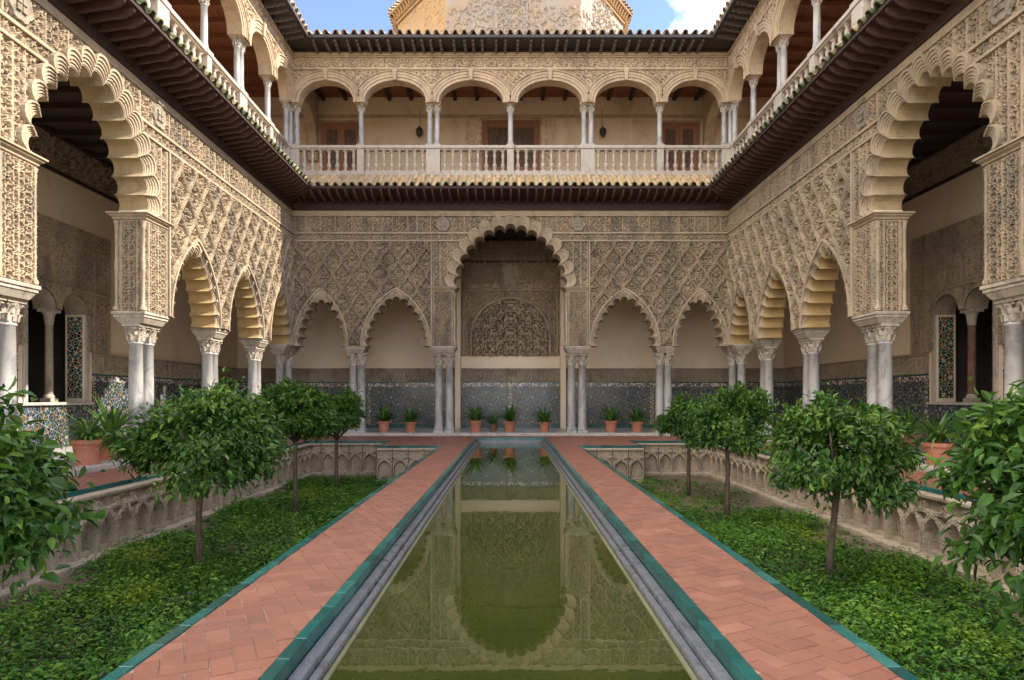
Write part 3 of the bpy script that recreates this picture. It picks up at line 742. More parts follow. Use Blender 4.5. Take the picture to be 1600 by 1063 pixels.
def build_upper(side, lab, arches, cols, u0, u1, seed, bal_to):
    """arches: (centre, half width); cols: list of groups of column positions"""
    loc, rz = WINGS[side]
    T = empty('upper_gallery', loc, rz); tag(T, lab, 'gallery')
    t = 0.40; rise = 0.70; zs = Z_SPR
    pts = [(u0, Z_UP), (u0, zs - 0.06)]
    for uc, a in sorted(arches):
        pts += [(uc - a - 0.02, zs - 0.06)] + ellipse(uc, a + 0.02, rise + 0.02, zs, 31) + [(uc + a + 0.02, zs - 0.06)]
    pts += [(u1, zs - 0.06), (u1, Z_UP)]
    m = MB(); m.poly_extrude(pts[::-1], 0.004, t); obj('wall_core', m.mesh('wall_core', 'upstone'), T)
    wid = 0.33
    def keep(uu, vv):
        k = np.ones(uu.shape, bool)
        for uc, a in arches: k &= ~(((uu - uc) / (a + wid - 0.04)) ** 2 + ((vv - zs) / (rise + wid - 0.04)) ** 2 < 1)
        return k
    me = grid('spandrel_panel', 'upstone', (0, 0, 0), *LX, u0, u1, zs - 0.05, 12.55, 0.022, pat_fine(0.28, 0.06), seed, keep); obj('spandrel_panel', me, T)
    me = grid('frieze', 'upstone', (0, 0, 0), *LX, u0, u1, 12.64, 12.98, 0.022, pat_fine(0.24, 0.05), seed + 1); obj('frieze', me, T)
    for z0, z1, p in ((12.55, 12.635, 0.06), (12.985, 13.03, 0.04), (13.03, 13.10, 0.08), (13.10, Z_UP, 0.05)):
        m = MB(); m.box(u0, u1, -p, 0.0, z0, z1); obj('moulding', m.mesh('moulding', 'upstone', 0.006), T)
    for uc, a in arches:
        m = MB(); E = lambda g: ellipse(uc, a + g, rise + g, zs, 31)
        base = lambda o, y: [(x, y, z) for x, z in [(o[0][0], zs - 0.06)] + o + [(o[-1][0], zs - 0.06)]]
        m.loft([base(E(0), t + 0.004), base(E(0), -0.03)], True)
        rows = [(0, -0.03), (0.07, -0.03), (0.075, -0.015), (0.10, -0.015), (0.105, -0.05), (0.19, -0.05), (0.195, -0.07), (0.24, -0.07), (0.25, -0.045), (0.29, -0.045), (0.30, -0.09), (wid, -0.09), (wid, 0.03)]
        m.loft([base(E(g), y) for g, y in rows], False)
        for k_ in range(1): pass
        e = obj('round_arch', m.mesh('round_arch', 'upstone'), T)
        k = MB(); k.frus(uc - 0.05, uc + 0.05, -0.10, 0.05, zs + rise - 0.02, uc - 0.09, uc + 0.09, -0.15, 0.05, zs + rise + wid + 0.03)
        obj('keystone', k.mesh('keystone', 'upstone', 0.01), e)
    for grp in cols:
        for u in grp: column(T, u, 0.2, UCOL)
        g0, g1 = min(grp) - 0.115, max(grp) + 0.115
        m = MB(); m.box(g0 - 0.02, g1 + 0.02, 0.05, 0.35, 11.42, zs - 0.03); m.box(g0 - 0.04, g1 + 0.04, 0.03, 0.37, zs - 0.05, zs - 0.015)
        obj('impost_block', m.mesh('impost_block', 'upstone', 0.005), T)
        m = MB()
        m.box(g0 - 0.03, g1 + 0.03, 0.02, 0.37, Z_BAL + 0.005, Z_BAL + 0.15); m.box(g0, g1, 0.05, 0.34, Z_BAL + 0.15, Z_BAL + 0.92); m.box(g0 - 0.03, g1 + 0.03, 0.02, 0.37, Z_BAL + 0.92, Z_BAL + 1.06)
        obj('pedestal', m.mesh('pedestal', 'balu', 0.01), T)
    edges = sorted((min(g) - 0.115, max(g) + 0.115) for g in cols)
    for (a0, a1), (b0, b1) in zip(edges[:-1], edges[1:]):
        x0, x1 = a1 + 0.0, b0
        m = MB(); m.box(x0, x1, 0.06, 0.33, Z_BAL + 0.003, Z_BAL + 0.16); obj('foot_rail', m.mesh('foot_rail', 'balu', 0.008), T)
        m = MB(); m.box(x0, x1, 0.10, 0.29, Z_BAL + 0.90, Z_BAL + 0.951); m.box(x0, x1, 0.05, 0.34, Z_BAL + 0.95, Z_BAL + 1.04); obj('hand_rail', m.mesh('hand_rail', 'balu'), T)
        n = max(3, int(round((x1 - x0) / 0.285)))
        for k in range(n): obj('baluster', BALU, T, (x0 + (x1 - x0) * (k + 0.5) / n, 0.195, 0), random.uniform(-0.3, 0.3))
    m = MB(); m.box(u0 - (0.6 if side != 'left' else 0), u1 + (0.6 if side != 'right' else 0), 0.02, 4.2, 7.86, Z_BAL - (0.003 if side == 'far' else 0.0)); obj('floor_slab', m.mesh('floor_slab', 'stucco_trim'), T)
    return T
build_upper('far', 'upper balustraded gallery of six round arches across the far side',
            [(s * c, a) for s in (-1, 1) for c, a in ((1.355, 1.10), (3.96, 1.05), (6.33, 0.93))],
            [[0.0], [-2.79, -2.54], [2.54, 2.79], [-5.17], [5.17], [-7.62, -7.40], [7.40, 7.62]], -7.5, 7.5, 21.0, 0)
us_c = [20.3, 18.15, 16.1, 13.95, 11.9, 9.75]
def upper_side(sg):
    ar = [(21.18, 0.72), (19.28, 0.80), (17.06, 0.80), (15.09, 0.80), (12.87, 0.80), (10.9, 0.80)]
    cg = [[20.3], [18.04, 18.28], [16.1], [13.84, 14.08], [11.9], [9.64, 9.88]]
    cg = [[21.98]] + cg
    return [(sg * a, b) for a, b in ar], [[sg * x for x in g] for g in cg]
ar, cg = upper_side(1); build_upper('left', 'upper balustraded gallery of round arches along the left side', ar, cg, 9.3, 22.0, 24.0, 9)
ar, cg = upper_side(-1); build_upper('right', 'upper balustraded gallery of round arches along the right side', ar, cg, -22.0, -9.3, 27.0, 9)

# ------------------------------------------------------------------ upper eave and roof
CT3 = tile_mesh('cover_tile_roof', 0.085, 0.10, 0.9, 0.02, ['rooftile_up', 'rooftile_up'])
PT3 = tile_mesh('pan_tile_roof', 0.09, 0.105, 0.9, 0.02, ['rooftile_up', 'rooftile_up'], pan=True)
def modillion_mesh():
    m = MB(); w = 0.085; L = 0.68
    pr = [(0.03, 0.0), (0.03, -0.20), (-0.12, -0.19), (-0.16, -0.15), (-0.30, -0.16), (-0.36, -0.12), (-0.48, -0.13), (-0.54, -0.085), (-L, -0.085), (-L, 0.0)]
    n = len(pr); vs_ = [(-w / 2, y, z) for y, z in pr] + [(w / 2, y, z) for y, z in pr]
    m.add(vs_, [tuple(range(n)), tuple(range(n, 2 * n))[::-1]] + [(i, (i + 1) % n, (i + 1) % n + n, i + n) for i in range(n)])
    return m.mesh('modillion', 'wood_modillion')
MOD = modillion_mesh()
def build_roof(side, lab, u0, u1, c0, c1, vis0, vis1):
    loc, rz = WINGS[side]
    T = empty('tiled_roof', loc, rz); tag(T, lab, 'roof')
    P = 0.80
    def lim(y): return u0 - (y if c0 else 0), u1 + (y if c1 else 0)      # valley mitre: shrinks towards the court, grows behind
    def sheet(y0, z0, y1, z1, th):
        m_ = MB(); p0, q0 = lim(y0); p1, q1 = lim(y1)
        m_.add([(p0, y0, z0), (q0, y0, z0), (q1, y1, z1), (p1, y1, z1), (p0, y0, z0 + th), (q0, y0, z0 + th), (q1, y1, z1 + th), (p1, y1, z1 + th)],
               [(3, 2, 1, 0), (4, 5, 6, 7), (0, 1, 5, 4), (1, 2, 6, 5), (2, 3, 7, 6), (3, 0, 4, 7)]); return m_
    m = MB(); a, b = lim(-0.06); m.box(a, b, -0.06, 0.3, Z_UP + 0.002, Z_UP + 0.10); obj('wall_beam', m.mesh('wall_beam', 'wood_dark', 0.006), T)
    obj('soffit_board', sheet(0.0, Z_UP + 0.105, -P, Z_UP + 0.10, 0.03).mesh('soffit_board', 'wood_grey'), T)
    obj('roof_bed', sheet(4.4, Z_UP + 1.65, -P + 0.03, Z_UP + 0.14, 0.05).mesh('roof_bed', 'rooftile_up'), T)
    m = MB(); a, b = lim(-P); m.box(a, b, -P - 0.012, -P + 0.01, Z_UP + 0.08, Z_UP + 0.17); obj('eave_board', m.mesh('eave_board', 'wood_grey'), T)
    rnd = random.Random(5 + int(u0))
    a, b = max(a, vis0), min(b, vis1)
    u = a + 0.1
    while u < b - 0.05:
        obj('modillion', MOD, T, (u, 0, Z_UP + 0.105), rnd.uniform(-0.04, 0.04)); u += rnd.uniform(0.27, 0.46)
    tilt = math.atan2(1.5, 5.2)
    n = int((b - a) / 0.30); st = (b - a) / n
    for k in range(n + 1):
        u = a + st * k
        obj('cover_tile', CT3, T, (u + rnd.uniform(-0.015, 0.015), -P - 0.06 + 0.9 * math.cos(tilt), Z_UP + 0.21 + 0.9 * math.sin(tilt)), rot=(tilt, 0, rnd.uniform(-0.03, 0.03)))
        if k < n: obj('pan_tile', PT3, T, (u + st / 2, -P - 0.04 + 0.9 * math.cos(tilt), Z_UP + 0.27 + 0.9 * math.sin(tilt)), rot=(tilt, 0, 0))
    return T
build_roof('far', 'topmost tiled roof edge with grey timber brackets on the far side', -7.5, 7.5, 1, 1, -99, 99)
build_roof('left', 'topmost tiled roof edge over the left gallery', 1.0, 22.0, 0, 1, 15.0, 99)
build_roof('right', 'topmost tiled roof edge over the right gallery', -22.0, -1.0, 1, 0, -99, -15.0)

# ------------------------------------------------------------------ gallery rooms behind the arcades
GB = 3.8; GS = 3.5                    # depth of the far and side galleries behind the court face
def finial_mesh():
    m = MB(); m.frus(-0.09, 0.09, -0.05, 0.05, 0, -0.11, 0.11, -0.05, 0.05, 0.10); m.frus(-0.13, 0.13, -0.05, 0.05, 0.10, -0.12, 0.12, -0.05, 0.05, 0.26)
    m.frus(-0.12, 0.12, -0.05, 0.05, 0.26, -0.05, 0.05, -0.03, 0.03, 0.33); m.lathe([(0.03, 0.33), (0.05, 0.36), (0.03, 0.39), (0.0, 0.42)], 8)
    return m.mesh('crest', 'shield')
FIN = finial_mesh()
def build_gallery_wall(side, lab, y, u0, u1, seed, window=None, far=False):
    loc, rz = WINGS[side]
    T = empty('gallery_wall', loc, rz); tag(T, lab, 'wall')
    Z1 = 7.74; t = 0.5
    m = MB()
    if window:
        w0, w1, s0, s1 = window
        m.box(u0, w0, y, y + t, 0, Z1); m.box(w1, u1, y, y + t, 0, Z1); m.box(w0, w1, y, y + t, s1, Z1); m.box(w0, w1, y, y + t, 0, s0)
    else: m.box(u0, u1, y, y + t, 0, Z1)
    obj('plaster_wall', m.mesh('plaster_wall', 'plaster'), T)
    spans = [(u0, u1)] if not window else [(u0, w0 - 0.28), (w1 + 0.28, u1)]
    for a, b in spans:
        m = MB(); m.box(a, b, y - 0.02, y, ZF, 1.74); obj('tile_dado', m.mesh('tile_dado', 'zellige'), T)
        ns_ = max(1, int((b - a) / 2.7))
        for k_ in range(ns_ + 1):
            x_ = a + (b - a - 0.14) * k_ / ns_
            m = MB(); m.box(x_, x_ + 0.14, y - 0.026, y, 0.22, 1.74); obj('dado_strip', m.mesh('dado_strip', 'zellige_green'), T)
        m = MB(); m.box(a, b, y - 0.028, y, 1.74, 1.90); obj('tile_border', m.mesh('tile_border', 'zellige_border'), T)
        m = MB(); m.box(a, b, y - 0.034, y, ZF, 0.22); m.box(a, b, y - 0.034, y, 1.895, 1.935); obj('dado_edge', m.mesh('dado_edge', 'teal'), T)
        me = grid('dado_frieze', 'stucco_dark', (0, y - 0.012, 0), *LX, a, b, 1.93, 2.44, 0.026, pat_panels(np.arange(a + 0.4, b, 0.85), 0.19, 0.05), seed); obj('dado_frieze', me, T)
        m = MB(); m.box(a, b, y - 0.06, y, 2.435, 2.49); obj('dado_ledge', m.mesh('dado_ledge', 'stucco_dark', 0.008), T)
    me = grid('high_frieze', 'stucco_dark', (0, y - 0.012, 0), *LX, u0, u1, 6.80, 7.62, 0.03, pat_fine(0.24, 0.06), seed + 2); obj('high_frieze', me, T)
    m = MB(); m.box(u0, u1, y - 0.07, y, 6.73, 6.81); m.box(u0, u1, y - 0.10, y, 7.61, Z1); obj('frieze_moulding', m.mesh('frieze_moulding', 'wood_dark', 0.01), T)
    if window:
        w = (w1 - w0 - 0.24) / 2; r = w / 2
        cs = [w0 + r, w1 - r]
        zsp = s1 - r - 0.06
        def keep(uu, vv):
            k = np.ones(uu.shape, bool)
            for c in cs: k &= ~((np.abs(uu - c) < r) & (vv < zsp)); k &= ~(np.hypot(uu - c, vv - zsp) < r)
            k &= ~((uu > w0) & (uu < w1) & (vv < zsp - 0.0))
            return k
        p0, p1 = w0 - 1.0, w1 + 1.0
        def hf(uu, vv, s):
            h = scroll(uu, vv, 0.19, s, 1.6) * 0.055
            for zz in (5.15, s1 + 0.1): h = np.maximum(h, sst(0.035, 0.025, np.abs(vv - zz)) * 0.065)
            for xx in (p0 + 0.06, p1 - 0.06, w0 - 0.32, w1 + 0.32): h = np.maximum(h, sst(0.03, 0.022, np.abs(uu - xx)) * 0.065)
            for c in cs: h = np.maximum(h, (sst(0.06, 0.05, np.abs(np.hypot(uu - c, vv - zsp) - r - 0.05)) * (vv > zsp - 0.02)) * 0.05)
            return h
        me = grid('window_surround', 'stucco', (0, y - 0.01, 0), *LX, p0, p1, 2.49, 5.62, 0.022, hf, seed + 4, keep); obj('window_surround', me, T)
        for c in cs:                                     # arched soffits
            mm = MB(); E = [(c - r * math.cos(math.pi * i / 20), zsp + r * math.sin(math.pi * i / 20)) for i in range(21)]
            mm.loft([[(x, y + t, z) for x, z in E], [(x, y - 0.05, z) for x, z in E]], True)
            obj('arch_soffit', mm.mesh('arch_soffit', 'stucco_dark'), T)
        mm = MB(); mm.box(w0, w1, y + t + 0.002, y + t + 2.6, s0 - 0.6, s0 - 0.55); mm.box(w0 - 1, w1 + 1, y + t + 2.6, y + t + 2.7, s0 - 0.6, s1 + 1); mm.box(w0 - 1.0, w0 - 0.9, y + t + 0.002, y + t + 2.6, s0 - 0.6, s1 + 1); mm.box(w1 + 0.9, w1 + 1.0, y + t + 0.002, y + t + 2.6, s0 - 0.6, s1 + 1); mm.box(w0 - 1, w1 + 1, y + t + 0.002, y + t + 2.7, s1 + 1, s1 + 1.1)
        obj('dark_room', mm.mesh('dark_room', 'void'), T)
        for x in (w0, w1):                               # marble jambs with mosaic inset
            sg = 1 if x == w0 else -1
            mm = MB(); mm.box(min(x, x - sg * 0.12), max(x, x - sg * 0.12), y - 0.05, y, s0, zsp); j = obj('jamb', mm.mesh('jamb', 'kerbstone', 0.008), T)
            mm = MB(); mm.box(min(x, x + sg * 0.012), max(x, x + sg * 0.012), y + 0.06, y + t - 0.06, s0 + 0.1, zsp - 0.05); obj('jamb_mosaic', mm.mesh('jamb_mosaic', 'zellige_green'), j)
        mm = MB(); mm.box(w0 - 0.26, w1 + 0.26, y - 0.10, y + t, s0 - 0.07, s0); obj('sill', mm.mesh('sill', 'kerbstone', 0.01), T)
        mm = MB(); mm.box(w0 - 0.28, w1 + 0.28, y - 0.02, y, ZF, s0 - 0.07); obj('tile_dado', mm.mesh('tile_dado', 'zellige'), T)
        cx = (w0 + w1) / 2
        e = empty('column', (cx, y + 0.2, 0), parent=T)
        mm = MB(); mm.box(-0.13, 0.13, -0.13, 0.13, s0, s0 + 0.10); mm.lathe([(0.12, s0 + 0.1), (0.13, s0 + 0.14), (0.09, s0 + 0.2)], 12); obj('base', mm.mesh('base', 'marble_cap'), e)
        mm = MB(); mm.lathe([(0.09, s0 + 0.2), (0.085, zsp - 0.38)], 14); obj('shaft', mm.mesh('shaft', 'potdark' if side == 'right' else 'stucco_dark'), e)
        mm = MB(); mm.lathe([(0.09, zsp - 0.38), (0.10, zsp - 0.30), (0.12, zsp - 0.14), (0.16, zsp - 0.06)], 12); mm.box(-0.17, 0.17, -0.17, 0.17, zsp - 0.07, zsp); obj('capital', mm.mesh('capital', 'marble_cap'), e)
        for k in range(4):
            mm = MB(); xx = w0 + (w1 - w0) * (k + 0.5) / 4
            mm.box(xx - 0.2, xx + 0.2, y + t + 0.9, y + t + 0.94, s0 - 0.5, s1 - 0.2)
            for q in range(5): mm.box(xx - 0.2, xx + 0.2, y + t + 0.88, y + t + 0.9, s0 + 0.1 + q * 0.45, s0 + 0.14 + q * 0.45)
            if side == 'right' or k == 2: obj('shutter_board', mm.mesh('shutter_board', 'wood_red' if side == 'right' else 'wood_door'), T)
        for uu in (w1 + 0.75, w0 - 0.75, w1 + 2.3 if side == 'left' else w0 - 2.3):
            obj('crest', FIN, T, (uu, y - 0.03, 2.49))
    return T
WY = (14.55, 16.55)
gl = build_gallery_wall('left', 'beige gallery wall behind the left arcade with carved twin window', GS, 1.0, 25.8, 31.0, (WY[0], WY[1], 1.2, 3.95))
gr = build_gallery_wall('right', 'beige gallery wall behind the right arcade with carved twin window', GS, -25.8, -1.0, 37.0, (-WY[1], -WY[0], 1.2, 3.95))
gf = build_gallery_wall('far', 'plaster gallery wall with mosaic dado behind the far arcade', GB, -11.45, 11.45, 43.0, None, True)
# tall blind niches scored into the side walls near the corner
# far wall, carved field behind the tall arch
def hf_field(u, v, s):
    h = scroll(u, v, 0.24, s, 1.5, 0.5) * 0.09
    x = np.abs(u); ra = 1.55; zc = 3.72
    rad = np.where(v > zc, np.hypot(x, v - zc), x)
    ins = (rad < ra) & (v > 2.9)
    h = np.where(ins, scroll(x + 0.03, v, 0.30, s + 2, 1.35, 0.3) * 0.17 + 0.01, h * 0.8)
    h = np.maximum(h, sst(0.06, 0.045, np.abs(rad - ra - 0.03)) * 0.12)
    h = np.maximum(h, sst(0.045, 0.035, np.abs(np.maximum(x - 1.88, (v - 5.62))) ) * ((x < 1.93) & (v < 5.67)) * 0.10)
    nic = (x < 0.30) & (v > 5.86) & (v < 6.75 - 0.6 * x)
    h = np.where(nic, -0.005 + 0.0 * u, h)
    h = np.maximum(h, sst(0.03, 0.02, np.abs(v - 6.9)) * 0.05)
    lett = (v > 5.68) & (v < 5.86) & (x < 1.7)
    h = np.where(lett, np.maximum(0.0, sst(0.2, 0.5, np.sin(u * 14 + 3 * np.sin(u * 3.1)) * np.cos(v * 20))) * 0.07, h)
    return h
m_ = grid('carved_field', 'stucco', (0, GB - 0.02, 0), *LX, -2.15, 2.15, 2.98, 6.80, 0.023, hf_field, 47.0); obj('carved_field', m_, gf)
mb = MB(); mb.box(-2.2, -1.98, GB - 0.45, GB - 0.001, ZF, 6.72); mb.box(1.98, 2.2, GB - 0.45, GB - 0.001, ZF, 6.72); obj('pilaster', mb.mesh('pilaster', 'plaster', 0.01), gf)

# floors and ceilings of the galleries
def structure(name, me): o = obj(name, me); o['kind'] = 'structure'; return o
mb = MB()
for s in (-1, 1): mb.box(min(s * 7.62, s * 11.0), max(s * 7.62, s * 11.0), 1.0, YB + GB, -0.3, ZF)
mb.box(-7.62, 7.62, YB + 0.12, YB + GB, -0.3, ZF)
structure('gallery_floor', mb.mesh('gallery_floor', 'floor'))
K = empty('kerb'); K['kind'] = 'structure'
def kerb_run(n, f):
    for k in range(n):
        m = MB(); m.box(*f(k)); obj('kerb_stone', m.mesh('kerb_stone', 'kerbstone', 0.01), K)
kerb_run(11, lambda k: (-7.36 + 14.72 * k / 11 + 0.004, -7.36 + 14.72 * (k + 1) / 11 - 0.004, YB - 0.08, YB + 0.115, -0.2, ZF + 0.004))
for s in (-1, 1):
    kerb_run(14, lambda k: (min(s * 7.37, s * 7.615), max(s * 7.37, s * 7.615), 5.0 + 17.1 * k / 14 + 0.004, 5.0 + 17.1 * (k + 1) / 14 - 0.004, -0.2, ZF + 0.004))
C = empty('gallery_ceiling'); tag(C, 'dark timber ceiling over the ground-floor galleries', 'ceiling', kind='structure')
mb = MB()
for s in (-1, 1): mb.box(min(s * 7.55, s * 11.1), max(s * 7.55, s * 11.1), 1.0, YB + GB, Z_TOP + 0.01, Z_TOP + 0.10)
mb.box(-7.5, 7.5, YB + 0.05, YB + GB, Z_TOP + 0.01, Z_TOP + 0.10)
obj('board', mb.mesh('board', 'wood_dark'), C)
for s in (-1, 1):
    for k in range(22):
        y = 8.2 + k * 0.72
        m = MB(); m.box(min(s * 8.12, s * 10.98), max(s * 8.12, s * 10.98), y, y + 0.14, Z_TOP - 0.12, Z_TOP + 0.009); obj('ceiling_beam', m.mesh('ceiling_beam', 'wood_dark'), C)
for k in range(20):
    x = -7.2 + k * 0.75
    m = MB(); m.box(x, x + 0.14, YB + TH + 0.02, YB + GB - 0.02, Z_TOP - 0.12, Z_TOP + 0.009); obj('ceiling_beam', m.mesh('ceiling_beam', 'wood_dark'), C)

# ------------------------------------------------------------------ upper rooms
UB = 3.2
def build_upper_wall(side, lab, u0, u1, doors, seed):
    loc, rz = WINGS[side]
    T = empty('upper_wall', loc, rz); tag(T, lab, 'wall')
    m = MB(); m.box(u0, u1, UB, UB + 0.4, Z_BAL + 0.002, 13.2); obj('plaster_wall', m.mesh('plaster_wall', 'plaster_up'), T)
    m = MB(); m.box(u0, u1, UB - 0.06, UB, 12.30, 12.40); m.box(u0, u1, UB - 0.03, UB, 12.40, 12.43); obj('string_course', m.mesh('string_course', 'upstone', 0.01), T)
    for d0, d1, zt, surround in doors:
        D = empty('door', ((d0 + d1) / 2, UB, Z_BAL), parent=T); hw = (d1 - d0) / 2; h = zt - Z_BAL
        m = MB(); m.box(-hw - 0.09, -hw, -0.09, 0, 0, h + 0.10); m.box(hw, hw + 0.09, -0.09, 0, 0, h + 0.10); m.box(-hw, hw, -0.09, 0, h, h + 0.10); obj('door_frame', m.mesh('door_frame', 'wood_door', 0.008), D)
        for s in (-1, 1):
            x0, x1 = (0.012, hw) if s == 1 else (-hw, -0.012)
            m = MB(); m.box(x0, x1, -0.03, 0, 0.02, h - 0.005)
            for a, b, z0, z1 in ((x0, x0 + 0.12, 0.02, h - 0.005), (x1 - 0.12, x1, 0.02, h - 0.005), (x0 + 0.12, x1 - 0.12, h - 0.16, h - 0.005), (x0 + 0.12, x1 - 0.12, 0.02, 0.18), (x0 + 0.12, x1 - 0.12, h * 0.40, h * 0.40 + 0.14)): m.box(a, b, -0.065, -0.03, z0, z1)
            L_ = obj('door_leaf', m.mesh('door_leaf', 'wood_door'), D)
            me = grid('carved_infill', 'wood_infill', (0, -0.032, 0), *LX, x0 + 0.125, x1 - 0.125, 0.2, h - 0.17, 0.025, pat_fine(0.22, 0.03), seed + s)
            obj('carved_infill', me, D)
        if surround:
            def keep(uu, vv): return ~((np.abs(uu) < hw + 0.09) & (vv < h + 0.10))
            me = grid('carved_surround', 'plaster_up', (0, -0.008, 0), *LX, -hw - 0.75, hw + 0.75, 0.02, h + 0.85 if h + 0.85 < 3.3 else 3.3, 0.03, pat_fine(0.28, 0.06), seed + 5, keep); obj('carved_surround', me, D)
        m = MB(); m.box(-hw - 0.16, -hw - 0.092, -0.05, 0, 0, h + 0.2); m.box(hw + 0.092, hw + 0.16, -0.05, 0, 0, h + 0.2); m.box(-hw - 0.16, hw + 0.16, -0.05, 0, h + 0.105, h + 0.2); obj('stone_frame', m.mesh('stone_frame', 'upstone', 0.01), D)
    return T
build_upper_wall('far', 'ochre plaster wall with three carved doors behind the far upper gallery', -10.7, 10.7, [(-1.02, 1.06, 12.08, True), (-7.35, -5.95, 12.0, False), (5.95, 7.3, 12.0, False)], 51.0)
build_upper_wall('left', 'shadowy plaster wall behind the left upper gallery', 5.0, 25.1, [], 55.0)
build_upper_wall('right', 'shadowy plaster wall behind the right upper gallery', -25.1, -5.0, [], 58.0)
UC = empty('upper_ceiling'); tag(UC, 'red-brown plank ceiling over the upper galleries', 'ceiling', kind='structure')
for s in (-1, 1):
    for k in range(8):
        x0 = 7.9 + k * 0.36
        m = MB(); m.box(min(s * x0, s * (x0 + 0.35)), max(s * x0, s * (x0 + 0.35)), 5.0, 25.2, 13.13 - 0.01 * (k % 2), 13.16); obj('plank', m.mesh('plank', 'wood_red'), UC)
    for k in range(20):
        y = 8.0 + k * 0.85
        m = MB(); m.box(min(s * 7.92, s * 10.7), max(s * 7.92, s * 10.7), y, y + 0.13, 12.98, 13.118); obj('ceiling_beam', m.mesh('ceiling_beam', 'wood_red'), UC)
for k in range(8):
    m = MB(); y0 = YB + 0.4 + k * 0.35; m.box(-7.88, 7.88, y0, y0 + 0.34, 13.13 - 0.01 * (k % 2), 13.16); obj('plank', m.mesh('plank', 'wood_red'), UC)
for k in range(18):
    x = -7.4 + k * 0.86
    m = MB(); m.box(x, x + 0.13, YB + 0.42, YB + UB - 0.01, 12.98, 13.118); obj('ceiling_beam', m.mesh('ceiling_beam', 'wood_dark'), UC)
# cross arches that close the far corners of the upper gallery
for s, w in ((-1, 'left'), (1, 'right')):
    m = MB(); pts = [(YB + 0.41, 13.12), (YB + 0.41, 9.0 + 1.6)]
    cy, a = YB + 1.8, 1.15
    pts = [(YB + 0.41, 13.12), (YB + 0.41, 11.2)] + [(cy - a * math.cos(math.pi * i / 16), 11.2 + 1.1 * math.sin(math.pi * i / 16)) for i in range(17)] + [(YB + UB - 0.005, 11.2), (YB + UB - 0.005, 13.12)]
    x0 = s * 7.9
    n = len(pts)
    m.add([(x0, y, z) for y, z in pts], [tuple(range(n))]); m.add([(x0 - s * 0.35, y, z) for y, z in pts], [tuple(range(n))])
    m.add([(x0, y, z) for y, z in pts] + [(x0 - s * 0.35, y, z) for y, z in pts], [(i, (i + 1) % n, (i + 1) % n + n, i + n) for i in range(n)])
    o = obj('cross_arch', m.mesh('cross_arch', 'upstone')); tag(o, 'stone cross arch inside the upper gallery at the far %s corner' % w, 'arch')
    m = MB(); m.frus(x0 - 0.18 - s * 0.17, x0 + 0.18 - s * 0.17, YB + UB - 0.2, YB + UB - 0.002, 10.55, x0 - 0.24 - s * 0.17, x0 + 0.24 - s * 0.17, YB + UB - 0.34, YB + UB - 0.002, 11.2); obj('corbel', m.mesh('corbel', 'upstone', 0.02), o)
# wall lamps
for x, lab in ((-3.55, 'black iron wall lamp left of the central upper door'), (3.60, 'black iron wall lamp right of the central upper door')):
    T = empty('wall_lamp', (x, YB + UB, 11.75)); tag(T, lab, 'lamp', 'wall lamps in the upper gallery')
    m = MB(); m.box(-0.05, 0.05, -0.03, 0, -0.15, 0.15); m.tube([(0, -0.02, 0.1), (0, -0.18, 0.16), (0, -0.26, 0.08)], 0.018, 6); obj('bracket', m.mesh('bracket', 'iron'), T)
    m = MB(); m.lathe([(0.02, 0.10), (0.06, 0.06), (0.13, 0.0), (0.14, -0.05), (0.10, -0.22), (0.04, -0.30)], 8, 0, -0.26); obj('lantern', m.mesh('lantern', 'iron'), T)
    m = MB(); m.tube([(0, -0.01, 0.9), (0.0, -0.015, 0.15)], 0.01, 5); obj('cable', m.mesh('cable', 'iron'), T)

# ------------------------------------------------------------------ ground, walkways, pool
def sheet_mesh(name, rects, z, m):
    mb = MB()
    for x0, x1, y0, y1 in rects: mb.add([(x0, y0, z), (x1, y0, z), (x1, y1, z), (x0, y1, z)], [(0, 1, 2, 3)])
    return mb.mesh(name, m)
structure('ground', sheet_mesh('ground', [(-400, 400, -400, 400)], -1.6, 'soil'))
PX0, PX1 = 1.18, 1.91                 # path between pool rim and garden
GX = 6.08                             # outer garden wall
GY1, GY2, GXS = 17.45, 19.35, 3.62    # near edge of the cross walk, deeper edge, where it steps
PY1 = 20.97                           # far end of the pool
GZ = -1.0
WK = empty('walkway'); WK['kind'] = 'structure'
rects = []
mb = MB()
ED = 0.07
for s in (-1, 1):
    f = lambda a, b: (min(s * a, s * b), max(s * a, s * b))
    mb.box(*f(PX0, PX1 - ED), 1.0, GY1, -1.2, -0.0065)
    mb.box(*f(GX + ED, 7.37), 1.0, YB - 0.08, -1.2, -0.0065)
    mb.box(*f(PX0, GXS), GY1 + ED, PY1, -1.2, -0.007); mb.box(*f(GXS, GX + ED), GY2 + ED, PY1, -1.2, -0.007)
mb.box(-GX - ED, GX + ED, PY1, YB - 0.08, -1.2, -0.006)
obj('mortar_bed', mb.mesh('mortar_bed', 'grout'), WK)
# terracotta pavers in herringbone: the largest as objects, the rest as one part
PA, PB = 0.22, 0.11
def herring(region, ang):
    """brick rectangles (centre, angle) covering region=(x0,x1,y0,y1)"""
    x0, x1, y0, y1 = region; out = []; w = PB
    cx, cy = (x0 + x1) / 2, (y0 + y1) / 2; ext = math.hypot(x1 - x0, y1 - y0) / 2 + 0.5
    n = int(ext / w) + 4; ca, sa = math.cos(ang), math.sin(ang)
    for i in range(-n, n):
        for j in range(-n, n):
            k = (i - j) % 4
            if k == 0: c = (i + 1.0, j + 0.5, 0)       # horizontal brick covers (i,j),(i+1,j)
            elif k == 2: c = (i + 0.5, j, 1)     # vertical brick covers (i,j-1),(i,j)... see below
            else: continue
            px, py = c[0] * w, c[1] * w
            X = cx + px * ca - py * sa; Y = cy + px * sa + py * ca
            if x0 - 0.25 < X < x1 + 0.25 and y0 - 0.25 < Y < y1 + 0.25: out.append((X, Y, ang + (math.pi / 2 if c[2] else 0)))
    return out
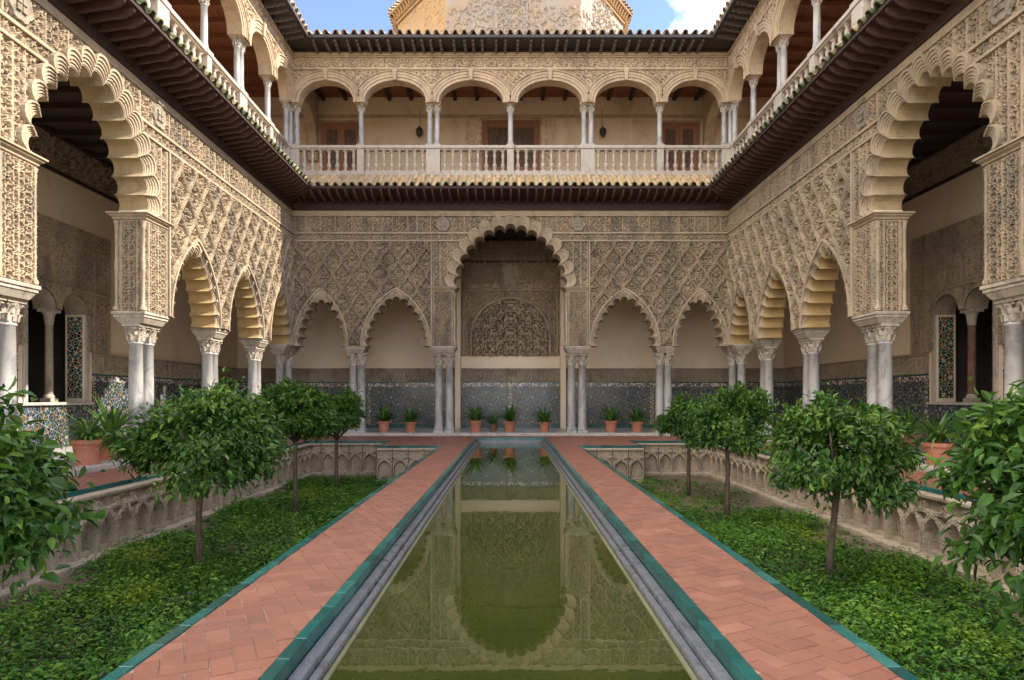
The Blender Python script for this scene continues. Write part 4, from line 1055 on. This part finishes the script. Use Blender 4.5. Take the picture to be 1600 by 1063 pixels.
def clip_poly(poly, x0, x1, y0, y1):
    def cl(p, ax, lim, sg):
        o = []
        for i in range(len(p)):
            a, b = p[i], p[(i + 1) % len(p)]; da = sg * (lim - a[ax]); db = sg * (lim - b[ax])
            if da >= 0: o.append(a)
            if da * db < 0:
                t = da / (da - db); o.append((a[0] + t * (b[0] - a[0]), a[1] + t * (b[1] - a[1])))
        return o
    for ax, lim, sg in ((0, x0, -1), (0, x1, 1), (1, y0, -1), (1, y1, 1)):
        poly = cl(poly, ax, lim, sg)
        if len(poly) < 3: return None
    return poly
def poly_area(p): return 0.5 * abs(sum(p[i][0] * p[(i + 1) % len(p)][1] - p[(i + 1) % len(p)][0] * p[i][1] for i in range(len(p))))
pieces = []
prnd = random.Random(2)
for s in (-1, 1):
    regs = [(PX0 + 0.002, PX1 - ED - 0.002, 1.6, GY1, 0.12), (GX + ED + 0.002, 7.365, 8.0, YB - 0.09, 0.1), (PX0 + 0.002, GXS, GY1 + ED, PY1, 0.8), (GXS, GX + ED - 0.003, GY2 + ED, PY1, 0.8)]
    for rx0, rx1, ry0, ry1, ang in regs:
        if s == -1: rx0, rx1 = -rx1, -rx0
        L_, Wd = PA / 2 - 0.0028, PB / 2 - 0.0028
        for X, Y, a in herring((rx0, rx1, ry0, ry1), ang + 0.35):
            ca, sa = math.cos(a), math.sin(a)
            q = [(X + dx * ca - dy * sa + prnd.uniform(-.002, .002), Y + dx * sa + dy * ca + prnd.uniform(-.002, .002)) for dx, dy in ((-L_, -Wd), (L_, -Wd), (L_, Wd), (-L_, Wd))]
            q = clip_poly(q, rx0, rx1, ry0, ry1)
            if q and poly_area(q) > 0.0012: pieces.append((q, poly_area(q) / (Y * Y * Y)))
for X0 in [(-GX - ED, GX + ED)]:
    for X, Y, a in herring((X0[0], X0[1], PY1 + 0.004, YB - 0.09), 0.8):
        ca, sa = math.cos(a), math.sin(a); L_, Wd = PA / 2 - 0.0028, PB / 2 - 0.0028
        q = clip_poly([(X + dx * ca - dy * sa, Y + dx * sa + dy * ca) for dx, dy in ((-L_, -Wd), (L_, -Wd), (L_, Wd), (-L_, Wd))], X0[0], X0[1], PY1 + 0.004, YB - 0.09)
        if q and poly_area(q) > 0.002: pieces.append((q, poly_area(q) / (Y * Y * Y)))
def visible(q):
    x = sum(p[0] for p in q) / len(q); y = sum(p[1] for p in q) / len(q)
    return y > 2.9 and abs(x) / y < 0.82
pieces.sort(key=lambda t: -t[1] if visible(t[0]) else 1)
def paver_into(m, q):
    n = len(q); z = prnd.uniform(-0.003, 0.0015); tx, ty = prnd.uniform(-.012, .012), prnd.uniform(-.012, .012); m.tn = getattr(m, 'tn', []) + [prnd.betavariate(2.6, 2.8)] * (3 * n)
    cx, cy = sum(p[0] for p in q) / n, sum(p[1] for p in q) / n
    zz = [z + tx * (p[0] - cx) + ty * (p[1] - cy) for p in q]
    inn = [(cx + (p[0] - cx) * 0.975, cy + (p[1] - cy) * 0.975) for p in q]
    m.add([(p[0], p[1], w - 0.003) for p, w in zip(q, zz)] + [(p[0], p[1], w) for p, w in zip(inn, zz)] + [(p[0], p[1], -0.02) for p in q],
          [tuple(range(n, 2 * n))] + [(i, (i + 1) % n, (i + 1) % n + n, i + n) for i in range(n)] + [(i + 2 * n, (i + 1) % n + 2 * n, (i + 1) % n, i) for i in range(n)])
def paver_mesh(m, nm):
    me = bpy.data.meshes.new(nm); me.from_pydata(m.v, [], m.f); me.materials.append(M['paver'])
    at = me.attributes.new('tone', 'FLOAT', 'POINT'); at.data.foreach_set('value', m.tn); return me
for q, _ in pieces[:300]:
    m = MB(); paver_into(m, q); obj('paver', paver_mesh(m, 'paver'), WK)
m = MB(); m.tn = []
for q, _ in pieces[300:]:
    t_, m.tn = m.tn, []; paver_into(m, q); t_.extend(m.tn); m.tn = t_
o = obj('paver_field', paver_mesh(m, 'paver_field'), WK); o['kind'] = 'stuff'
# teal glazed edge tiles along garden edges
def edge_run(parent, x0, x1, y0, y1, z0, z1, along, step, nm='edge_tile', mt='teal'):
    L = (y1 - y0) if along == 'y' else (x1 - x0); n = max(1, int(round(L / step)))
    for k in range(n):
        a, b = k / n, (k + 1) / n; g = 0.0025; dz = prnd.uniform(-0.0015, 0.0015); dx = prnd.uniform(-0.002, 0.002)
        m = MB()
        if along == 'y': m.box(x0 + dx, x1 + dx, y0 + L * a + g, y0 + L * b - g, z0, z1 + dz)
        else: m.box(x0 + L * a + g, x0 + L * b - g, y0 + dx, y1 + dx, z0, z1 + dz)
        obj(nm, m.mesh(nm, mt, 0.004), parent)
for s in (-1, 1):
    f = lambda a, b: (min(s * a, s * b), max(s * a, s * b))
    edge_run(WK, *f(PX1 - ED, PX1 + 0.004), 2.0, GY1 + 0.02, -0.05, 0.006, 'y', 0.28)
    edge_run(WK, *f(GX - 0.004, GX + ED), 7.5, GY2, -0.06, 0.006, 'y', 0.28)
    edge_run(WK, *f(PX1 + 0.004, GXS), GY1 - 0.004, GY1 + ED, -0.06, 0.0055, 'x', 0.28)
    edge_run(WK, *f(GXS, GX), GY2 - 0.004, GY2 + ED, -0.06, 0.0055, 'x', 0.28)
    edge_run(WK, *f(GXS - ED, GXS + 0.004), GY1 + ED, GY2, -0.06, 0.005, 'y', 0.28)
# pool
PR = empty('pool_rim', (0, 0, 0)); PR['kind'] = 'structure'
for s in (-1, 1):
    f = lambda a, b: (min(s * a, s * b), max(s * a, s * b))
    edge_run(PR, *f(1.105, PX0 - 0.003), 1.6, PY1, -0.075, 0.009, 'y', 0.27)
    m = MB(); m.box(*f(1.035, 1.104), 1.6, PY1 - 0.07, -0.25, -0.07); obj('marble_ledge', m.mesh('marble_ledge', 'poolstone', 0.006), PR)
    m = MB(); m.box(*f(0.985, 1.030), 1.6, PY1 - 0.12, -0.28, -0.112); obj('marble_ledge', m.mesh('marble_ledge', 'poolstone', 0.006), PR)
    m = MB(); m.box(*f(0.955, 0.983), 1.6, PY1 - 0.17, -0.9, -0.15); obj('basin_wall', m.mesh('basin_wall', 'poolwall', 0.006), PR)
edge_run(PR, -1.10, 1.10, PY1 - 0.075, PY1 - 0.003, -0.075, 0.009, 'x', 0.27)
m = MB(); m.box(-1.03, 1.03, PY1 - 0.145, PY1 - 0.076, -0.25, -0.07); obj('marble_ledge', m.mesh('marble_ledge', 'poolstone', 0.006), PR)
m = MB(); m.box(-0.98, -0.08, PY1 - 0.19, PY1 - 0.146, -0.5, -0.112); m.box(0.08, 0.98, PY1 - 0.19, PY1 - 0.146, -0.5, -0.112); m.box(-0.08, 0.08, PY1 - 0.16, PY1 - 0.1465, -0.5, -0.112); obj('marble_ledge', m.mesh('marble_ledge', 'poolstone', 0.005), PR)
structure('pool_water', sheet_mesh('pool_water', [(-0.956, 0.956, 1.6, PY1 - 0.185)], -0.165, 'water'))

# ------------------------------------------------------------------ sunken gardens
mb = MB(); n1, n2 = 30, 110
for s in (-1, 1):
    vs_ = []; fs = []
    for j in range(n2 + 1):
        for i in range(n1 + 1):
            x = PX1 + (GX - PX1) * i / n1; y = 2.0 + (GY2 - 2.0) * j / n2
            vs_.append((s * x, y, GZ + 0.03 * math.sin(x * 3.1 + s) * math.sin(y * 2.3) + random.uniform(-0.012, 0.012)))
    for j in range(n2):
        for i in range(n1):
            a = j * (n1 + 1) + i; fs.append((a, a + 1, a + n1 + 2, a + n1 + 1))
    mb.add(vs_, fs, True)
structure('garden_soil', mb.mesh('garden_soil', 'soil'))

def blind_arch_mesh(w, seed):
    """interlaced pointed blind arches in relief, one module wide; relief points to -y"""
    z0, z1 = GZ + 0.05, -0.062
    def hf(u, v, s):
        h = np.zeros_like(u)
        rib = np.zeros_like(u)
        spring = GZ + 0.36
        # each round arch spans two modules, so neighbours cross and leave pointed niches
        for c in (-w, -w / 2 * 0, w) if False else (-w / 2, w / 2, -1.5 * w, 1.5 * w):
            r = np.where(v > spring, np.hypot(u - c, (v - spring) * 1.30), np.abs(u - c))
            d = np.abs(r - w)
            rib = np.maximum(rib, sst(0.050, 0.038, d) * (v < spring + w * 0.77 + 0.06))
            rib = np.maximum(rib, sst(0.018, 0.01, d) * 0.0)
        d0 = np.abs(u) - w / 2
        col = sst(0.05, 0.04, np.abs(d0)) * (v < spring)
        rib = np.maximum(rib, col)
        ra = [np.where(v > spring, np.hypot(u - c, (v - spring) * 1.30), np.abs(u - c)) for c in (-w / 2, w / 2)]
        niche = (ra[0] < w) & (ra[1] < w)
        h = np.maximum(rib * 0.15, np.where(niche, 0.0, 0.075))
        beads = 0.012 * rib * (np.sin(u * 110) * np.sin(v * 110) > 0.1)
        h = h + beads
        h = h + 0.012 * (scroll(u, v, 0.2, seed, 1.2, 0.8)) * (rib < 0.3)
        h = np.maximum(h, 0.10 * (v < GZ + 0.14) * 1.0)
        h = np.maximum(h, sst(-0.175, -0.165, v) * 0.03); h = np.maximum(h, sst(-0.13, -0.122, v) * 0.17)
        ros = np.hypot(u - w / 2, v + 0.225); ros2 = np.hypot(u + w / 2, v + 0.225)
        for q in (ros, ros2): h = np.maximum(h, sst(0.065, 0.055, q) * (0.145 - 0.07 * sst(0.03, 0.015, q)))
        pass
        return h
    return grid('blind_arch', 'gardenstone', (0, 0, 0), *LX, -w / 2, w / 2, z0, z1, 0.0125, hf, seed)
BA = [blind_arch_mesh(0.44, s) for s in (1.0, 5.0, 9.0)]
def garden_wall(lab, loc, rz, length):
    T = empty('garden_wall', loc, rz); tag(T, lab, 'wall')
    n = max(1, int(round(length / 0.44))); w = length / n
    m = MB(); m.box(0, length, 0.002, 0.22, -1.15, -0.0625); obj('wall_core', m.mesh('wall_core', 'gardenstone'), T)
    for k in range(n):
        obj('blind_arch', BA[random.randrange(3)], T, (w * (k + 0.5), 0, 0), 0, sc=(w / 0.44, 1, 1))
    x = 0.0
    while x < length - 0.05:                     # ledge stones at the foot
        L = min(random.uniform(0.35, 0.62), length - x)
        m = MB(); y1 = -0.30 + random.uniform(-0.03, 0.03); z = GZ + 0.085 + random.uniform(-0.012, 0.012)
        m.box(x + 0.004, x + L - 0.004, y1, -0.006, GZ - 0.1, z); obj('ledge_stone', m.mesh('ledge_stone', 'gardenstone', 0.012), T); x += L
    return T
garden_wall('sunken garden wall with interlaced blind arches on the left side', (-GX, 6.6, 0), R(90), GY2 - 6.6)
garden_wall('sunken garden wall with interlaced blind arches on the right side', (GX, GY2, 0), R(-90), GY2 - 6.6)
garden_wall('short recessed garden wall at the far end of the left garden', (-GX, GY2, 0), 0, GX - GXS)
garden_wall('short recessed garden wall at the far end of the right garden', (GXS, GY2, 0), 0, GX - GXS)
garden_wall('stepped-forward garden wall beside the path in the left garden', (-GXS, GY1, 0), 0, GXS - PX1)
garden_wall('stepped-forward garden wall beside the path in the right garden', (PX1, GY1, 0), 0, GXS - PX1)
for s, w in ((-1, 'left'), (1, 'right')):
    m = MB(); x0, x1 = (s * (GXS - 0.2), s * GXS); m.box(min(x0, x1), max(x0, x1), GY1 + 0.23, GY2, -1.15, -0.063)
    o = obj('return_wall', m.mesh('return_wall', 'gardenstone')); tag(o, 'plain end of the stepped garden wall in the %s garden' % w, 'wall')
    m = MB(); x0, x1 = (s * (PX1 - 0.02), s * (PX1 - ED)); m.box(min(x0, x1), max(x0, x1), 2.0, GY1, -1.15, -0.06)
    o = obj('path_wall', m.mesh('path_wall', 'gardenstone')); tag(o, 'plain retaining wall below the %s path edge' % w, 'wall')

# ------------------------------------------------------------------ foliage
def leaves_mesh(name, P, D, Nn, Ln, Wd, tone, matn, fold=0.25, droop=0.0, full=True):
    """one leaf per row: base P, direction D, face normal Nn; folded along the midrib"""
    n = len(P); D = D / np.linalg.norm(D, axis=1, keepdims=True)
    S_ = np.cross(D, Nn); S_ /= np.linalg.norm(S_, axis=1, keepdims=True) + 1e-9
    Nn = np.cross(S_, D)
    Ln = Ln[:, None]; Wd = Wd[:, None]
    a = P; tip = P + D * Ln - Nn * Ln * (0.12 + droop)
    if full:
        m1 = P + D * Ln * 0.35 - Nn * Wd * fold * 0; m2 = P + D * Ln * 0.72 - Nn * Ln * (0.04 + droop * 0.4)
        l1 = m1 + S_ * Wd * 0.5 + Nn * Wd * fold; r1 = m1 - S_ * Wd * 0.5 + Nn * Wd * fold
        l2 = m2 + S_ * Wd * 0.36 + Nn * Wd * fold * 0.8; r2 = m2 - S_ * Wd * 0.36 + Nn * Wd * fold * 0.8
        V = np.stack([a, m1, m2, tip, l1, l2, r1, r2], 1).reshape(-1, 3)
        o = (np.arange(n) * 8)[:, None]
        F = np.concatenate([o + np.array([[0, 4, 1]]), o + np.array([[1, 4, 5]]), o + np.array([[1, 5, 2]]), o + np.array([[2, 5, 3]]),
                            o + np.array([[0, 1, 6]]), o + np.array([[1, 7, 6]]), o + np.array([[1, 2, 7]]), o + np.array([[2, 3, 7]])])
        k = 8
    else:
        m1 = P + D * Ln * 0.45
        l1 = m1 + S_ * Wd * 0.5 + Nn * Wd * fold; r1 = m1 - S_ * Wd * 0.5 + Nn * Wd * fold
        V = np.stack([a, l1, tip, r1], 1).reshape(-1, 3); o = (np.arange(n) * 4)[:, None]
        F = np.concatenate([o + np.array([[0, 2, 1]]), o + np.array([[0, 3, 2]])]); k = 4
    me = mesh_np(name, V, F, False, [matn], tris=True)
    at = me.attributes.new('tone', 'FLOAT', 'POINT'); at.data.foreach_set('value', np.repeat(tone, k).astype(np.float32))
    return me
def unit(v): return v / (np.linalg.norm(v, axis=-1, keepdims=True) + 1e-9)

def build_tree(lab, x, y, r, zc, rz_, lean, nleaf, leaf, seed, hang=0.0):
    g = np.random.default_rng(seed); rnd = random.Random(seed)
    T = empty('orange_tree', (x, y, GZ)); tag(T, lab, 'tree', 'clipped orange trees in the sunken gardens')
    zc = zc - GZ
    base = zc - rz_ * 0.55
    m = MB()
    pts = [(0, 0, -0.1), (lean * 0.15, 0.01, base * 0.3), (lean * 0.5, -0.02, base * 0.65), (lean, 0.0, base), (lean, 0.02, zc)]
    m.tube(pts, [0.055, 0.045, 0.04, 0.042, 0.02], 8)
    for k in range(9):
        a = 2 * math.pi * k / 9 + rnd.uniform(-0.3, 0.3); e = rnd.uniform(0.2, 0.9)
        q = (lean + 0.75 * r * math.cos(a) * math.cos(e * 0.8), 0.75 * r * math.sin(a) * math.cos(e * 0.8), zc + rz_ * 0.6 * math.sin(e) - 0.1)
        st = (lean, 0, base - 0.05 + 0.1 * rnd.random()); md = tuple((s_ + t_) / 2 + rnd.uniform(-.05, .05) for s_, t_ in zip(st, q))
        m.tube([st, md, q], [0.024, 0.017, 0.007], 6)
    obj('trunk', m.mesh('trunk', 'bark'), T)
    nc = 150                                            # leaf clumps on uneven sub-crowns
    ns = 14
    sa = np.arange(ns) * 2.4 + g.uniform(-0.5, 0.5, ns); sz = g.uniform(-0.5, 0.75, ns); sr = g.uniform(0.34, 0.60, ns) * (1 - 0.45 * np.clip(sz, 0, 1))
    sc_ = np.stack([np.cos(sa) * sr, np.sin(sa) * sr, sz * 0.72], 1); srad = g.uniform(0.28, 0.46, ns)
    si = g.integers(0, ns, nc)
    d = unit(g.normal(size=(nc, 3))); d[:, 2] = np.where(d[:, 2] < -0.5, -d[:, 2] * 0.5, d[:, 2])
    cen = (sc_[si] + d * (srad[si] * g.uniform(0.55, 1.05, nc))[:, None]) * np.array([r, r, rz_]) * 1.06
    cen[:, 2] += hang * np.hypot(d[:, 0], d[:, 1]) ** 2 * -0.3
    wts = g.uniform(0.4, 1.5, nc); ci = g.choice(nc, nleaf, p=wts / wts.sum())
    cs = g.uniform(0.06, 0.14, nc)[ci][:, None] * (r / 1.1)
    P = cen[ci] + g.normal(size=(nleaf, 3)) * cs * np.array([1, 1, 0.75])
    outw = unit(P / np.array([r, r, rz_]) + 1e-6)
    D = unit(outw * 0.7 + g.normal(size=(nleaf, 3)) * 0.6 + np.array([0, 0, -0.30 - 0.7 * hang]))
    Nn = unit(outw * 0.6 + np.array([0, 0, 0.8]) + g.normal(size=(nleaf, 3)) * 0.45)
    L = np.clip(g.lognormal(-0.05, 0.33, nleaf), 0.45, 1.7) * leaf
    young = (hsh(ci.astype(float), 3.0, float(seed)) > 0.86)
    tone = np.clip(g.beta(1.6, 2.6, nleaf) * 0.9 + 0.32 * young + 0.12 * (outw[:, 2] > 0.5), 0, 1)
    P = P + np.array([lean, 0, zc])
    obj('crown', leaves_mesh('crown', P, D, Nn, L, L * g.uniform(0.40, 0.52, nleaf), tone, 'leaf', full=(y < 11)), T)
    return T
trees = [
    ('nearest orange tree cut off by the left picture edge', -4.42, 4.72, 1.24, 0.58, 1.05, 0, 13500, 0.10, 1, 0.25),
    ('orange tree with a wide flat crown, second from the front in the left garden', -4.22, 8.67, 1.13, 0.60, 0.90, 0.02, 14000, 0.084, 2, 0.2),
    ('orange tree with a pale thin trunk, third from the front in the left garden', -4.23, 12.6, 0.95, 0.88, 0.76, 0.0, 12000, 0.09, 3, 0.1),
    ('smallest orange tree at the far end of the left garden', -4.31, 15.87, 0.82, 0.72, 0.82, 0.0, 10000, 0.085, 4, 0.1),
    ('nearest orange tree cut off by the right picture edge', 4.10, 4.55, 1.05, 0.52, 1.10, 0, 12000, 0.10, 5, 0.35),
    ('orange tree with a leaning dark trunk, second from the front in the right garden', 4.08, 8.2, 0.98, 0.62, 0.86, 0.10, 12500, 0.084, 6, 0.3),
    ('round-crowned orange tree, third from the front in the right garden', 4.13, 12.2, 0.93, 0.78, 0.74, 0.0, 12000, 0.09, 7, 0.1),
    ('slender orange tree at the far end of the right garden', 4.20, 15.1, 0.78, 0.72, 0.72, 0.0, 9000, 0.085, 8, 0.1)]
for t in trees: build_tree(*t)

# ground cover
def ground_cover(s, lab, seed):
    g = np.random.default_rng(seed)
    def field(x, y): return np.sin(x * 2.1 + seed) * np.sin(y * 1.7 + seed * 2) + 0.5 * np.sin(x * 5.3 + 1) * np.sin(y * 4.1) + 0.3 * np.sin(x * 11 + y * 9)
    n = 19000                                          # plantlets
    cy = 3.2 + (GY1 + 0.5 - 3.2) * g.uniform(0, 1, n) ** 1.3; cx = g.uniform(PX1 + 0.03, GX - 0.28, n)
    nz = field(cx, cy)
    dens = np.clip(1.1 - np.clip((cx - (GX - 1.3)) / 1.1, 0, 1) * (1.0 if s > 0 else 0.75) + 0.45 * nz - 0.12, 0.03, 1)
    if s > 0: dens *= 1 - 0.85 * np.clip((cy - 11.5) / 2.0, 0, 1) * np.clip((cx - 2.8) / 1.0, 0, 1)
    for tx, ty in ((4.22, 8.5), (4.2, 12.4), (4.2, 15.5)): dens *= 1 - 0.7 * np.exp(-((cx - tx) ** 2 + (cy - ty) ** 2) / 0.06)
    k = g.uniform(0, 1, n) < dens; cx, cy, nz, dens = cx[k], cy[k], nz[k], dens[k]; n = len(cx)
    ch = (0.06 + 0.13 * g.uniform(0, 1, n) ** 3 + 0.05 * np.clip(nz, -0.6, 1.2)) * (0.5 + 0.5 * dens); ct = np.clip(0.42 + 0.2 * nz + g.normal(size=n) * 0.2, 0, 1); cr = g.uniform(0.05, 0.11, n)
    m = 10
    ci = np.repeat(np.arange(n), m); N_ = len(ci)
    a = g.uniform(0, 2 * math.pi, N_); q = np.sqrt(g.uniform(0, 1, N_))
    rr = q * cr[ci]
    P = np.stack([s * (cx[ci] + rr * np.cos(a) * s), cy[ci] + rr * np.sin(a), GZ + 0.015 + ch[ci] * (1.25 - 0.75 * q ** 2) * g.uniform(0.55, 1.1, N_)], 1)
    P[:, 0] = np.where(np.abs(P[:, 0]) < PX1 + 0.01, s * (PX1 + 0.02), P[:, 0])
    a2 = a + g.normal(size=N_) * 0.5
    D = np.stack([np.cos(a2), np.sin(a2), 0.35 - 0.8 * q + g.normal(size=N_) * 0.2], 1)
    Nn = unit(np.stack([np.cos(a) * q * 0.5 + g.normal(size=N_) * 0.25, np.sin(a) * q * 0.5 + g.normal(size=N_) * 0.25, np.ones(N_)], 1))
    L = np.clip(g.lognormal(0, 0.35, N_), 0.45, 2.0) * 0.046
    tone = np.clip(ct[ci] + g.normal(size=N_) * 0.16 + 0.15 * (1 - q), 0, 1)
    me = leaves_mesh('ground_cover', P, D, Nn, L, L * g.uniform(0.45, 0.75, N_), tone, 'cover', 0.16, 0.0, False)
    o = obj('ground_cover', me); tag(o, lab, 'ground cover', kind='stuff')
ground_cover(-1, 'low leafy ground cover filling the left sunken garden', 21)
ground_cover(1, 'low leafy ground cover thinning to soil in the right sunken garden', 22)

# ------------------------------------------------------------------ potted plants
def pot_mesh(nm, mt, r=0.24, h=0.40):
    m = MB(); m.lathe([(r * 0.70, 0), (r * 0.72, 0.02), (r * 0.90, h * 0.78), (r * 0.92, h * 0.80), (r * 1.03, h * 0.81), (r * 1.06, h * 0.90), (r * 1.04, h), (r * 0.93, h), (r * 0.90, h * 0.90), (0.0, h * 0.89)], 22, cap=False)
    return m.mesh(nm, mt)
POT = pot_mesh('pot', 'pot'); POTD = pot_mesh('pot_old', 'potdark', 0.2, 0.34); POTB = pot_mesh('pot_large', 'pot', 0.27, 0.46)
def strap_mesh(nm, n, L, seed, spread=1.0, wd=0.035, z0=0.36):
    g = random.Random(seed); V = []; F = []; tone = []
    for k in range(n):
        a = g.uniform(0, 2 * math.pi); el = g.uniform(0.45, 1.5); l = L * g.uniform(0.65, 1.1); w = wd * g.uniform(0.7, 1.15)
        p = Vector((0.07 * math.cos(a) * g.random(), 0.07 * math.sin(a) * g.random(), z0)); o = len(V); seg = 6; t = g.random()
        for i in range(seg + 1):
            q = i / seg; ww = w * (0.7 + 0.6 * q if q < 0.4 else 0.94 * (1 - (q - 0.4) / 0.6) ** 0.7 + 0.02)
            sx, sy = -math.sin(a), math.cos(a)
            V += [(p.x + sx * ww, p.y + sy * ww, p.z + ww * 0.3), (p.x, p.y, p.z), (p.x - sx * ww, p.y - sy * ww, p.z + ww * 0.3)]
            tone += [t] * 3
            if i < seg:
                b = o + i * 3; F += [(b, b + 1, b + 4, b + 3), (b + 1, b + 2, b + 5, b + 4)]
            e2 = el - q * 1.25 * spread * (1.6 - el * 0.6); p = p + Vector((math.cos(a) * math.cos(e2), math.sin(a) * math.cos(e2), math.sin(e2))) * (l / seg)
    me = mesh_np(nm, np.array(V), np.array(F), True, ['strap'])
    at = me.attributes.new('tone', 'FLOAT', 'POINT'); at.data.foreach_set('value', np.array(tone, np.float32)); return me
STR = [strap_mesh('strap_leaves', 90, 0.80, s, 0.85, 0.032) for s in (1, 2, 3)]
STRB = strap_mesh('strap_leaves_wide', 80, 0.72, 9, 1.1, 0.03, 0.42); STRL = strap_mesh('strap_leaves_spear', 46, 0.95, 12, 0.55, 0.045, 0.42)
def potted(lab, x, y, pm, lm, rz=0.0, sc=1.0, z=ZF):
    T = empty('potted_plant', (x, y, z), rz); T.scale = (sc, sc, sc); tag(T, lab, 'potted plant', 'potted plants on the gallery floor')
    obj('pot', pm, T); obj('leaves', lm, T, sc=(0.85, 0.85, 0.85) if pm is POTD else None)
far_pots = [(-4.50, 0.95, 0, 'leftmost terracotta pot with spiky plant behind the far arcade, in the left small arch'), (-3.55, 0.95, 1, 'second terracotta pot from the left behind the far arcade, nearest the left pier'),
            (-1.24, 1.05, 2, 'left terracotta pot of three under the tall far arch'), (-0.03, 1.05, 0, 'middle terracotta pot under the tall far arch, in line with the pool'), (1.21, 1.05, 1, 'right terracotta pot of three under the tall far arch'),
            (3.57, 0.95, 2, 'terracotta pot with spiky plant behind the far arcade, nearest the right pier'), (4.49, 0.95, 1, 'rightmost terracotta pot with spiky plant behind the far arcade')]
for x, dy, v, lab in far_pots: potted(lab, x, YB + 0.75 + (dy - 0.95) * 0.5, POT, STR[v], random.uniform(0, 6), random.uniform(0.86, 1.12))
potted('small dark old pot with drooping leaves beside the middle pot under the tall arch', -0.62, YB + 1.1, POTD, STR[1], 1.0, 0.8)
potted('large terracotta pot with fountain of long leaves under the big right arch', 7.74, 11.6, POT, STRB, 0.5, 1.02, ZF)
potted('brown pot with dark leaves behind the right pier columns', 8.75, 14.1, POTD, STRB, 2.0, 1.25)
potted('potted plant with spear leaves between small columns of the right arcade', 7.95, 17.9, POT, STRL, 1.0, 1.0)
potted('terracotta pot with arching leaves under the big left arch, nearer one', -7.75, 11.75, POTB, STRB, 1.2, 1.0)
potted('terracotta pot with tall spear leaves beside the left pier columns', -7.95, 12.75, POTB, STRL, 0.2, 1.0)

# ------------------------------------------------------------------ lantern tower beyond the far roof
LT = empty('lantern_tower', (0, 34, 0)); tag(LT, 'octagonal tower in painted sunlit and shaded tones with tiled eaves rising above the far roof', 'tower')
zt = 22.6
fx, fy = 3.25, -2.0; bx, by = 6.35, 2.2
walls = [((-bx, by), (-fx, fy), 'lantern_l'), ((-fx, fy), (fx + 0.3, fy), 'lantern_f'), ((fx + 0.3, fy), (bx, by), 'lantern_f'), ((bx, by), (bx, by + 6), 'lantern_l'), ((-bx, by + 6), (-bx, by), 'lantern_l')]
for (x0, y0), (x1, y1), mt in walls:
    d = Vector((x1 - x0, y1 - y0, 0)); L = d.length; d.normalize(); nn = Vector((d.y, -d.x, 0))
    def hf(u, v, s):
        if mt != 'lantern_f': return scroll(u, v, 0.55, s, 1.5, 0.9) * 0.03 * (hsh(np.floor(u / 1.5), np.floor(v / 1.1), s) > 0.65)
        mid = L / 2 - 0.1
        fr = (np.abs(u - mid) < 0.75)
        return np.where(fr, scroll(np.abs(u - mid), v, 0.4, s, 1.5, 0.3) * 0.08, scroll(u, v, 0.62, s, 1.5, 0.9) * 0.075 * (hsh(np.floor(u / 1.2), np.floor(v / 1.1), s) > 0.35)) + 0.06 * sst(0.05, 0.035, np.abs(np.abs(u - mid) - 0.78))
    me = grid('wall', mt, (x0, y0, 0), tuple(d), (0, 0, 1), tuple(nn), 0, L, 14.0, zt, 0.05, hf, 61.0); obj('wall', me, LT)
    a = math.atan2(d.y, d.x)
    m = MB()
    for k, (p0, p1, z0, z1) in enumerate(((0.0, 0.12, zt - 0.25, zt - 0.1), (0.0, 0.45, zt + 0.22, zt + 0.32), (0.0, 0.2, zt - 0.1, zt + 0.22))): m.box(-0.18 if k == 1 else 0, L + (0.18 if k == 1 else 0), -p1, p0, z0, z1)
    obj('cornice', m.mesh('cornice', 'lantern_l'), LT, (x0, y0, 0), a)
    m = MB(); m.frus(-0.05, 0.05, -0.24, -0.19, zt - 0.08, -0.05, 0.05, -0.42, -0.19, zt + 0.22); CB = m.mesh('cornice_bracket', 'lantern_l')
    n = int(L / 0.28)
    for k in range(n): obj('cornice_bracket', CB, LT, (x0 + d.x * L * (k + 0.5) / n, y0 + d.y * L * (k + 0.5) / n, 0), a)
    n = int(L / 0.3)
    for k in range(n + 1):
        c = Vector((x0, y0, 0)) + d * (L * k / n)
        obj('cover_tile', CT3, LT, (c.x + nn.x * -0.3, c.y + nn.y * -0.3, zt + 0.62), rot=(0.28, 0, a))
m = MB(); rim = [(-bx - .3, by), (-fx - .1, fy - .45), (fx + .4, fy - .45), (bx + .3, by), (bx + .3, by + 6), (-bx - .3, by + 6)]
n = len(rim); m.add([(x, y, zt + 0.33) for x, y in rim] + [(0, by + 2, zt + 3.0)], [(i, (i + 1) % n, n) for i in range(n)]); obj('roof_bed', m.mesh('roof_bed', 'rooftile_up'), LT)
